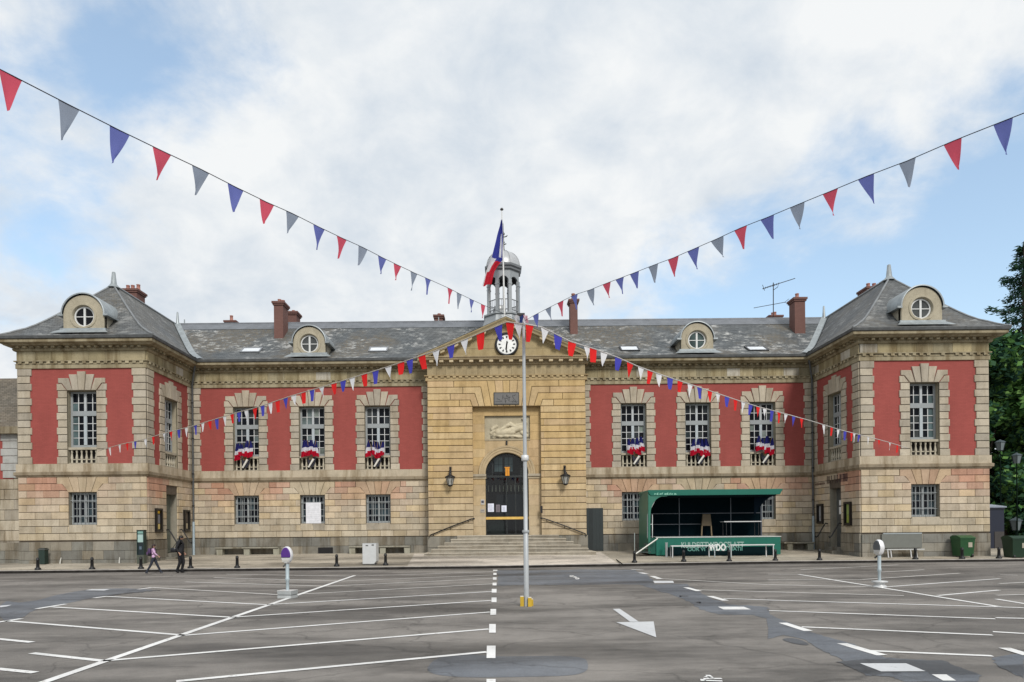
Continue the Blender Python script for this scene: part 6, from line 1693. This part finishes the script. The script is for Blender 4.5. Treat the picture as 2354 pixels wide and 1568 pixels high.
# tall conifer with open drooping boughs
rnd = random.Random(21); H_ = 20.4
cf = thing('conifer_tree', 'tall ragged conifer with open boughs at the right edge', 'tree', (35.0,45.5,0), 0, 'trees at the right edge')
mb = MB(); mb.tube([(0,0,0),(0,0,H_*.5),(0,0,H_)], [.40,.25,.03], 8)
fol = MB()
for k in range(150):
    t = (k+rnd.random())/150; z = 4.2+(H_-4.4)*t; L = (4.3*(1-t)**.62+.28)*rnd.uniform(.6,1.08); a = rnd.uniform(0, 2*pi)
    d = Vector((cos(a), sin(a), 0)); tip = Vector((0,0,z))+d*L+Vector((0,0,.16*L*rnd.uniform(-.8,1.4))); mid = Vector((0,0,z))+d*L*.55+Vector((0,0,-.10*L))
    mb.tube([(0,0,z+.1), mid, tip], [.05,.03,.01], 4)
    nn = int(30+L*46)
    for _ in range(nn):
        s_ = rnd.random()**.75; p = (Vector((0,0,z+.1))*(1-s_)**2+mid*2*s_*(1-s_)+tip*s_*s_)
        side = Vector((-d.y, d.x, 0))*rnd.gauss(0,.16+.18*(1-s_)*L*.35)+Vector((0,0,rnd.gauss(-.06,.10)))
        p = p+side; ax = (d+Vector((rnd.gauss(0,.5),rnd.gauss(0,.5),rnd.gauss(.1,.35)))).normalized(); b = ax.cross(Vector((rnd.gauss(0,1),rnd.gauss(0,1),rnd.gauss(0,1)))).normalized()
        sz = rnd.uniform(.10,.22); kx = rnd.choice(G2); f = rnd.uniform(.6,1.2)
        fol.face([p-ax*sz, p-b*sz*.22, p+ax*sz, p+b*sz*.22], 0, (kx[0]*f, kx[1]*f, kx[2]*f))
sub(mb, 'trunk', M['bark'], cf); sub(fol, 'crown', M['leaf'], cf)

# ------------------------------------------------------------------ people
def skin_body(name, joints, edges, mats, pick, parent, root='pelvis'):
    me = bpy.data.meshes.new(name+'_bones'); bm = bmesh.new()
    sl_ = bm.verts.layers.skin.verify(); V = {}
    for k, (p, r) in joints.items():
        v = bm.verts.new(p); V[k] = v
        rr = r if isinstance(r, tuple) else (r, r); v[sl_].radius = rr; v[sl_].use_root = (k == root)
    for a, b in edges: bm.edges.new((V[a], V[b]))
    bm.to_mesh(me); bm.free()
    o = bpy.data.objects.new(name+'_bones', me); COLL.objects.link(o)
    m1 = o.modifiers.new('skin', 'SKIN'); m1.use_smooth_shade = True
    m2 = o.modifiers.new('sub', 'SUBSURF'); m2.levels = 2; m2.render_levels = 2
    dg = bpy.context.evaluated_depsgraph_get(); dg.update()
    res = bpy.data.meshes.new_from_object(o.evaluated_get(dg)); bpy.data.objects.remove(o); bpy.data.meshes.remove(me)
    res.name = name; res.materials.clear()
    for m_ in mats: res.materials.append(m_)
    for p in res.polygons: p.material_index = pick(p.center); p.use_smooth = True
    b = bpy.data.objects.new(name, res); COLL.objects.link(b); b.parent = parent
    return b
def hand(J, E, wrist, tag_, d, n, s):
    """palm and five fingers: d points along the hand, n to the thumb side"""
    w = Vector(J[wrist][0]); d = Vector(d).normalized(); n = Vector(n).normalized(); q = d.cross(n).normalized()
    J[tag_+'palm'] = (w+d*.055*s, (.030*s,.018*s)); E.append((wrist, tag_+'palm'))
    for k, (o_, l_) in enumerate(((.030,.066),(.010,.078),(-.010,.072),(-.030,.056))):
        a = w+d*.085*s+n*o_*s; b = a+d*l_*.55*s+q*.008*s; c = b+d*l_*.4*s+q*.028*s
        J[f'{tag_}f{k}a'] = (a, .0095*s); J[f'{tag_}f{k}b'] = (b, .0085*s); J[f'{tag_}f{k}c'] = (c, .0065*s)
        E += [(tag_+'palm', f'{tag_}f{k}a'), (f'{tag_}f{k}a', f'{tag_}f{k}b'), (f'{tag_}f{k}b', f'{tag_}f{k}c')]
    a = w+d*.04*s+n*.038*s; b = a+d*.035*s+n*.016*s
    J[tag_+'ta'] = (a, .011*s); J[tag_+'tb'] = (b, .008*s); E += [(tag_+'palm', tag_+'ta'), (tag_+'ta', tag_+'tb')]
def person(label, loc, rz, H, pose, mats, pick, hair_long, hair_mat, wide=1.0, bulk=1.12):
    """standing figure facing +X before rotation; pose gives joint points for a 1.7 m body"""
    s = H/1.7; r = thing('person', label, 'person', loc, rz)
    J = {}
    def j(k, p, rad): J[k] = (Vector(p)*s, tuple(x*s for x in rad) if isinstance(rad, tuple) else rad*s)
    P = dict(pelvis=(0,0,.93), waist=(0,0,1.08), chest=(.0,0,1.26), neckb=(-.01,0,1.42), neck=(.0,0,1.48), skull=(.025,0,1.57), crown=(.015,0,1.63),
             shL=(-.01,.17,1.38), shR=(-.01,-.17,1.38), hipL=(0,.09,.90), hipR=(0,-.09,.90)); P.update(pose)
    R = dict(pelvis=(.105,.15), waist=(.09,.125*wide), chest=(.11,.145*wide), neckb=(.06,.075), neck=.05, skull=.088, crown=.065, shL=.062, shR=.062, hipL=.088, hipR=.088,
             elL=.042, elR=.042, wrL=.027, wrR=.027, knL=.062, knR=.062, anL=.042, anR=.042, heL=.036, heR=.036, toL=.030, toR=.030)
    for k in P:
        rr = R[k]; f = 1.0 if k in ('neck','skull','crown','wrL','wrR','toL','toR') else bulk
        j(k, P[k], tuple(x*f for x in rr) if isinstance(rr, tuple) else rr*f)
    E = [('pelvis','waist'),('waist','chest'),('chest','neckb'),('neckb','neck'),('neck','skull'),('skull','crown'),('neckb','shL'),('neckb','shR'),('shL','elL'),('elL','wrL'),('shR','elR'),('elR','wrR'),
         ('pelvis','hipL'),('pelvis','hipR'),('hipL','knL'),('knL','anL'),('hipR','knR'),('knR','anR'),('anL','heL'),('anL','toL'),('anR','heR'),('anR','toR')]
    hand(J, E, 'wrL', 'L', Vector(P['wrL'])-Vector(P['elL']), (1,0,0), s); hand(J, E, 'wrR', 'R', Vector(P['wrR'])-Vector(P['elR']), (1,0,0), s)
    wz = [(J['wrL'][0], .12*s), (J['wrR'][0], .12*s)]
    def pk(c):
        for w, d in wz:
            if (c-w).length < d and (c-w).z < .03*s and abs(c.y) > (.19 if bulk < 1.2 else .265)*s: return 0
        return pick(c/s)
    skin_body('body', J, E, mats, pk, r)
    # nose, eyes, ears and hair
    hx = Vector(P['skull'])*s
    mb = MB(); mb.lathe([(0,-.02*s),(.014*s,-.012*s),(.010*s,.012*s),(0,.028*s)], tuple(hx+Vector((.088*s,0,-.01*s))), 8); sub(mb, 'nose', M['skin'], r)
    for sy in (-1, 1):
        mb = MB(); mb.lathe([(0,-.008*s),(.010*s,0),(0,.008*s)], tuple(hx+Vector((.080*s,sy*.032*s,.02*s))), 8, 0, (.02,.015,.012)); sub(mb, 'eye', M['col'], r)
        mb = MB(); mb.lathe([(0,-.03*s),(.012*s,-.01*s),(.016*s,.015*s),(0,.03*s)], tuple(hx+Vector((-.005*s,sy*.088*s,-.005*s))), 8); sub(mb, 'ear', M['skin'], r)
    mb = MB(); mb.box(hx.x+.078*s, hx.x+.086*s, hx.y-.022*s, hx.y+.022*s, hx.z-.052*s, hx.z-.044*s, 0, (.30,.09,.08)); sub(mb, 'mouth', M['col'], r)
    mb = MB(); rows = []
    for k in range(9):
        th = pi*.5*k/8*1.18; z = cos(th); rr_ = sin(th); row = []
        for i in range(18):
            a = 2*pi*i/18; x, y = cos(a), sin(a)
            front = max(0, x); zz_ = z
            if k >= 6 and front > .35: rr2 = rr_*.90; zz_ = z+.30*front
            else: rr2 = rr_
            row.append(hx+Vector((.108*s*rr2*x-.012*s, .102*s*rr2*y, .108*s*zz_+.012*s)))
        rows.append(row)
    mb.grid(rows, 0, (1,1,1), True, True)
    if hair_long:
        rows = []
        for k in range(7):
            t = k/6; rows.append([hx+Vector((-.055*s-.05*s*t-.055*s*abs(cos(b))*(1-.35*t), (.088-.02*t)*s*sin(b), .01*s-hair_long*s*t)) for b in [-pi/2+pi*i/8 for i in range(9)]])
        rows = [r_+[hx+Vector((-.03*s-.04*s*(k/6), .0, .01*s-hair_long*s*k/6))] for k, r_ in enumerate(rows)]
        mb.grid(rows, 0, (1,1,1), True, True)
    sub(mb, 'hair', hair_mat, r); return r
hair_b = m_plain('black_hair', (.010,.009,.009), .5); jeans = m_plain('dark_jeans', (.022,.026,.038), .85); blk = m_plain('black_clothes', (.010,.010,.012), .8)
pink = m_plain('pink_top', (.52,.33,.50), .8, 0, .2, .35, 20); shoe = m_plain('grey_shoes', (.16,.16,.16), .7); brown_h = m_plain('dark_brown_hair', (.030,.018,.016), .6); greyblk = m_plain('black_denim', (.016,.016,.018), .8, 0, .2, .5, 5)
pk1 = lambda c: 4 if c.z < .075 else (2 if c.z < .95 else (0 if c.z > 1.44 else 1))
g1 = ground(353.5, 1319.5)
child = person('child in pink top and dark trousers striding right with a backpack', g1, radians(18), 1.27,
    dict(hipL=(0,.085,.90), hipR=(0,-.085,.90), knL=(.17,.08,.50), anL=(.36,.08,.09), heL=(.32,.08,.04), toL=(.47,.08,.045), knR=(-.14,-.09,.50), anR=(-.37,-.10,.11), heR=(-.42,-.10,.07), toR=(-.28,-.10,.03),
         elL=(-.10,.23,1.14), wrL=(.02,.24,.93), elR=(.10,-.24,1.16), wrR=(.25,-.21,1.02)), [M['skin'], pink, jeans, hair_b, shoe], pk1, .10, brown_h)
pk2 = lambda c: 4 if c.z < .06 else (2 if c.z < .88 else (0 if (c.z > 1.49 and c.x > .02) else 1))
g2 = ground(415, 1317.5)
woman = person('woman with long black hair, all in black, walking right', g2, radians(4), 1.62,
    dict(pelvis=(-.02,0,.93), waist=(-.01,0,1.08), chest=(.0,0,1.26), skull=(.05,0,1.565), crown=(.035,0,1.63), knL=(.10,.08,.50), anL=(.02,.08,.09), heL=(-.03,.08,.04), toL=(.13,.08,.035), knR=(.02,-.09,.49), anR=(-.13,-.09,.10), heR=(-.18,-.09,.07), toR=(-.04,-.09,.03),
         elL=(-.06,.30,1.12), wrL=(.05,.31,.90), elR=(-.07,-.30,1.12), wrR=(.06,-.31,.91)), [M['skin'], blk, greyblk, hair_b, blk], pk2, .30, hair_b, 1.15, 1.25)
# what they carry
s1 = 1.27/1.7
bpk = thing('backpack', 'dark purple backpack on the back of the child', 'backpack', g1, radians(18))
mb = MB(); rows = []
for z, k in ((1.02,.70),(1.05,.95),(1.18,1.0),(1.32,.98),(1.40,.85),(1.45,.5)):
    rows.append([((-.20+.11*k*cos(a))*s1, -.02+(.165*k*sin(a))*s1, z*s1) for a in [2*pi*i/14 for i in range(14)]])
mb.grid(rows, 0, lambda i, j_: (.050,.022,.075) if i > 1 else (.018,.012,.022), True, True); mb.face(rows[0], 0, (.02,.012,.02)); mb.face(rows[-1], 0, (.04,.02,.05)); sub(mb, 'bag', M['col'], bpk)
mb = MB(); F = Frame((0,0,0),(0,1,0),(-1,0,0)); mb.fbox(F, -.10*s1-.02, .10*s1-.02, 1.10*s1, 1.25*s1, .28*s1, .34*s1, 0, (.11,.055,.14)); sub(mb, 'pocket', M['col'], bpk)
for sy in (-1, 1):
    mb = MB(); mb.tube([(-.14*s1, sy*.10*s1, 1.43*s1),(.0, sy*.12*s1, 1.48*s1),(.13*s1, sy*.12*s1, 1.36*s1),(.12*s1, sy*.13*s1, 1.18*s1),(-.12*s1, sy*.13*s1, 1.06*s1)], .018*s1, 6, 0, (.02,.015,.025)); sub(mb, 'strap', M['col'], bpk)
hb = thing('shoulder_bag', 'black shoulder bag hanging behind the woman in black', 'bag', g2, radians(4)); s2 = 1.62/1.7
mb = MB(); rows = []
for z, k in ((.93,.8),(.96,1.0),(1.06,1.0),(1.12,.9),(1.14,.7)):
    rows.append([((-.23+.15*k*cos(a))*s2, -.13+.07*k*sin(a), z*s2) for a in [2*pi*i/14 for i in range(14)]])
mb.grid(rows, 0, (.012,.012,.014), True, True); mb.face(rows[0], 0, (.012,.012,.014)); mb.face(rows[-1], 0, (.02,.02,.022)); sub(mb, 'bag', M['metal'], hb)
mb = MB(); mb.tube([(-.14*s2,-.16,1.12*s2),(-.04*s2,-.17,1.30*s2),(-.0,-.12,1.455*s2),(-.12*s2,-.05,1.40*s2),(-.30*s2,-.10,1.12*s2)], .014, 6, 0, (.012,.012,.012)); sub(mb, 'strap', M['col'], hb)

# ------------------------------------------------------------------ small things at the wall foot
for (x, y, ln, lb) in ((51,1293,-.08,'short white stake leaning at the far left end of the plinth'),(221,1292,.06,'small white stake between the left pavilion bollards, bent'),(303,1295,.02,'thin white stake beside the information column')):
    p = ground(x, y, .17); p.y = min(p.y, 33.75); p.z = pz(p.x, p.y)
    st_ = thing('marker_stake', lb, 'stake', p, 0, 'white stakes along the plinth')
    mb = MB(); mb.tube([(0,0,0),(ln*.4,0,.16),(ln,0,.30)], [.035,.03,.02], 6, 0, (.55,.54,.50)); sub(mb, 'stake', M['col'], st_)
mb = MB(); P_ = []
for x, y in ((1372,1268),(1388,1271),(1405,1279),(1420,1289),(1432,1298)):
    p = ground(x, y, .2); 
    for _ in range(4): p = ground(x, y, pz(p.x, p.y)+.015)
    P_.append(p)
mb.tube(P_, .022, 6, 0, (.02,.02,.02)); tag(mb.build('cable', M['matte']), 'black cable lying along the right edge of the pale apron', 'cable')
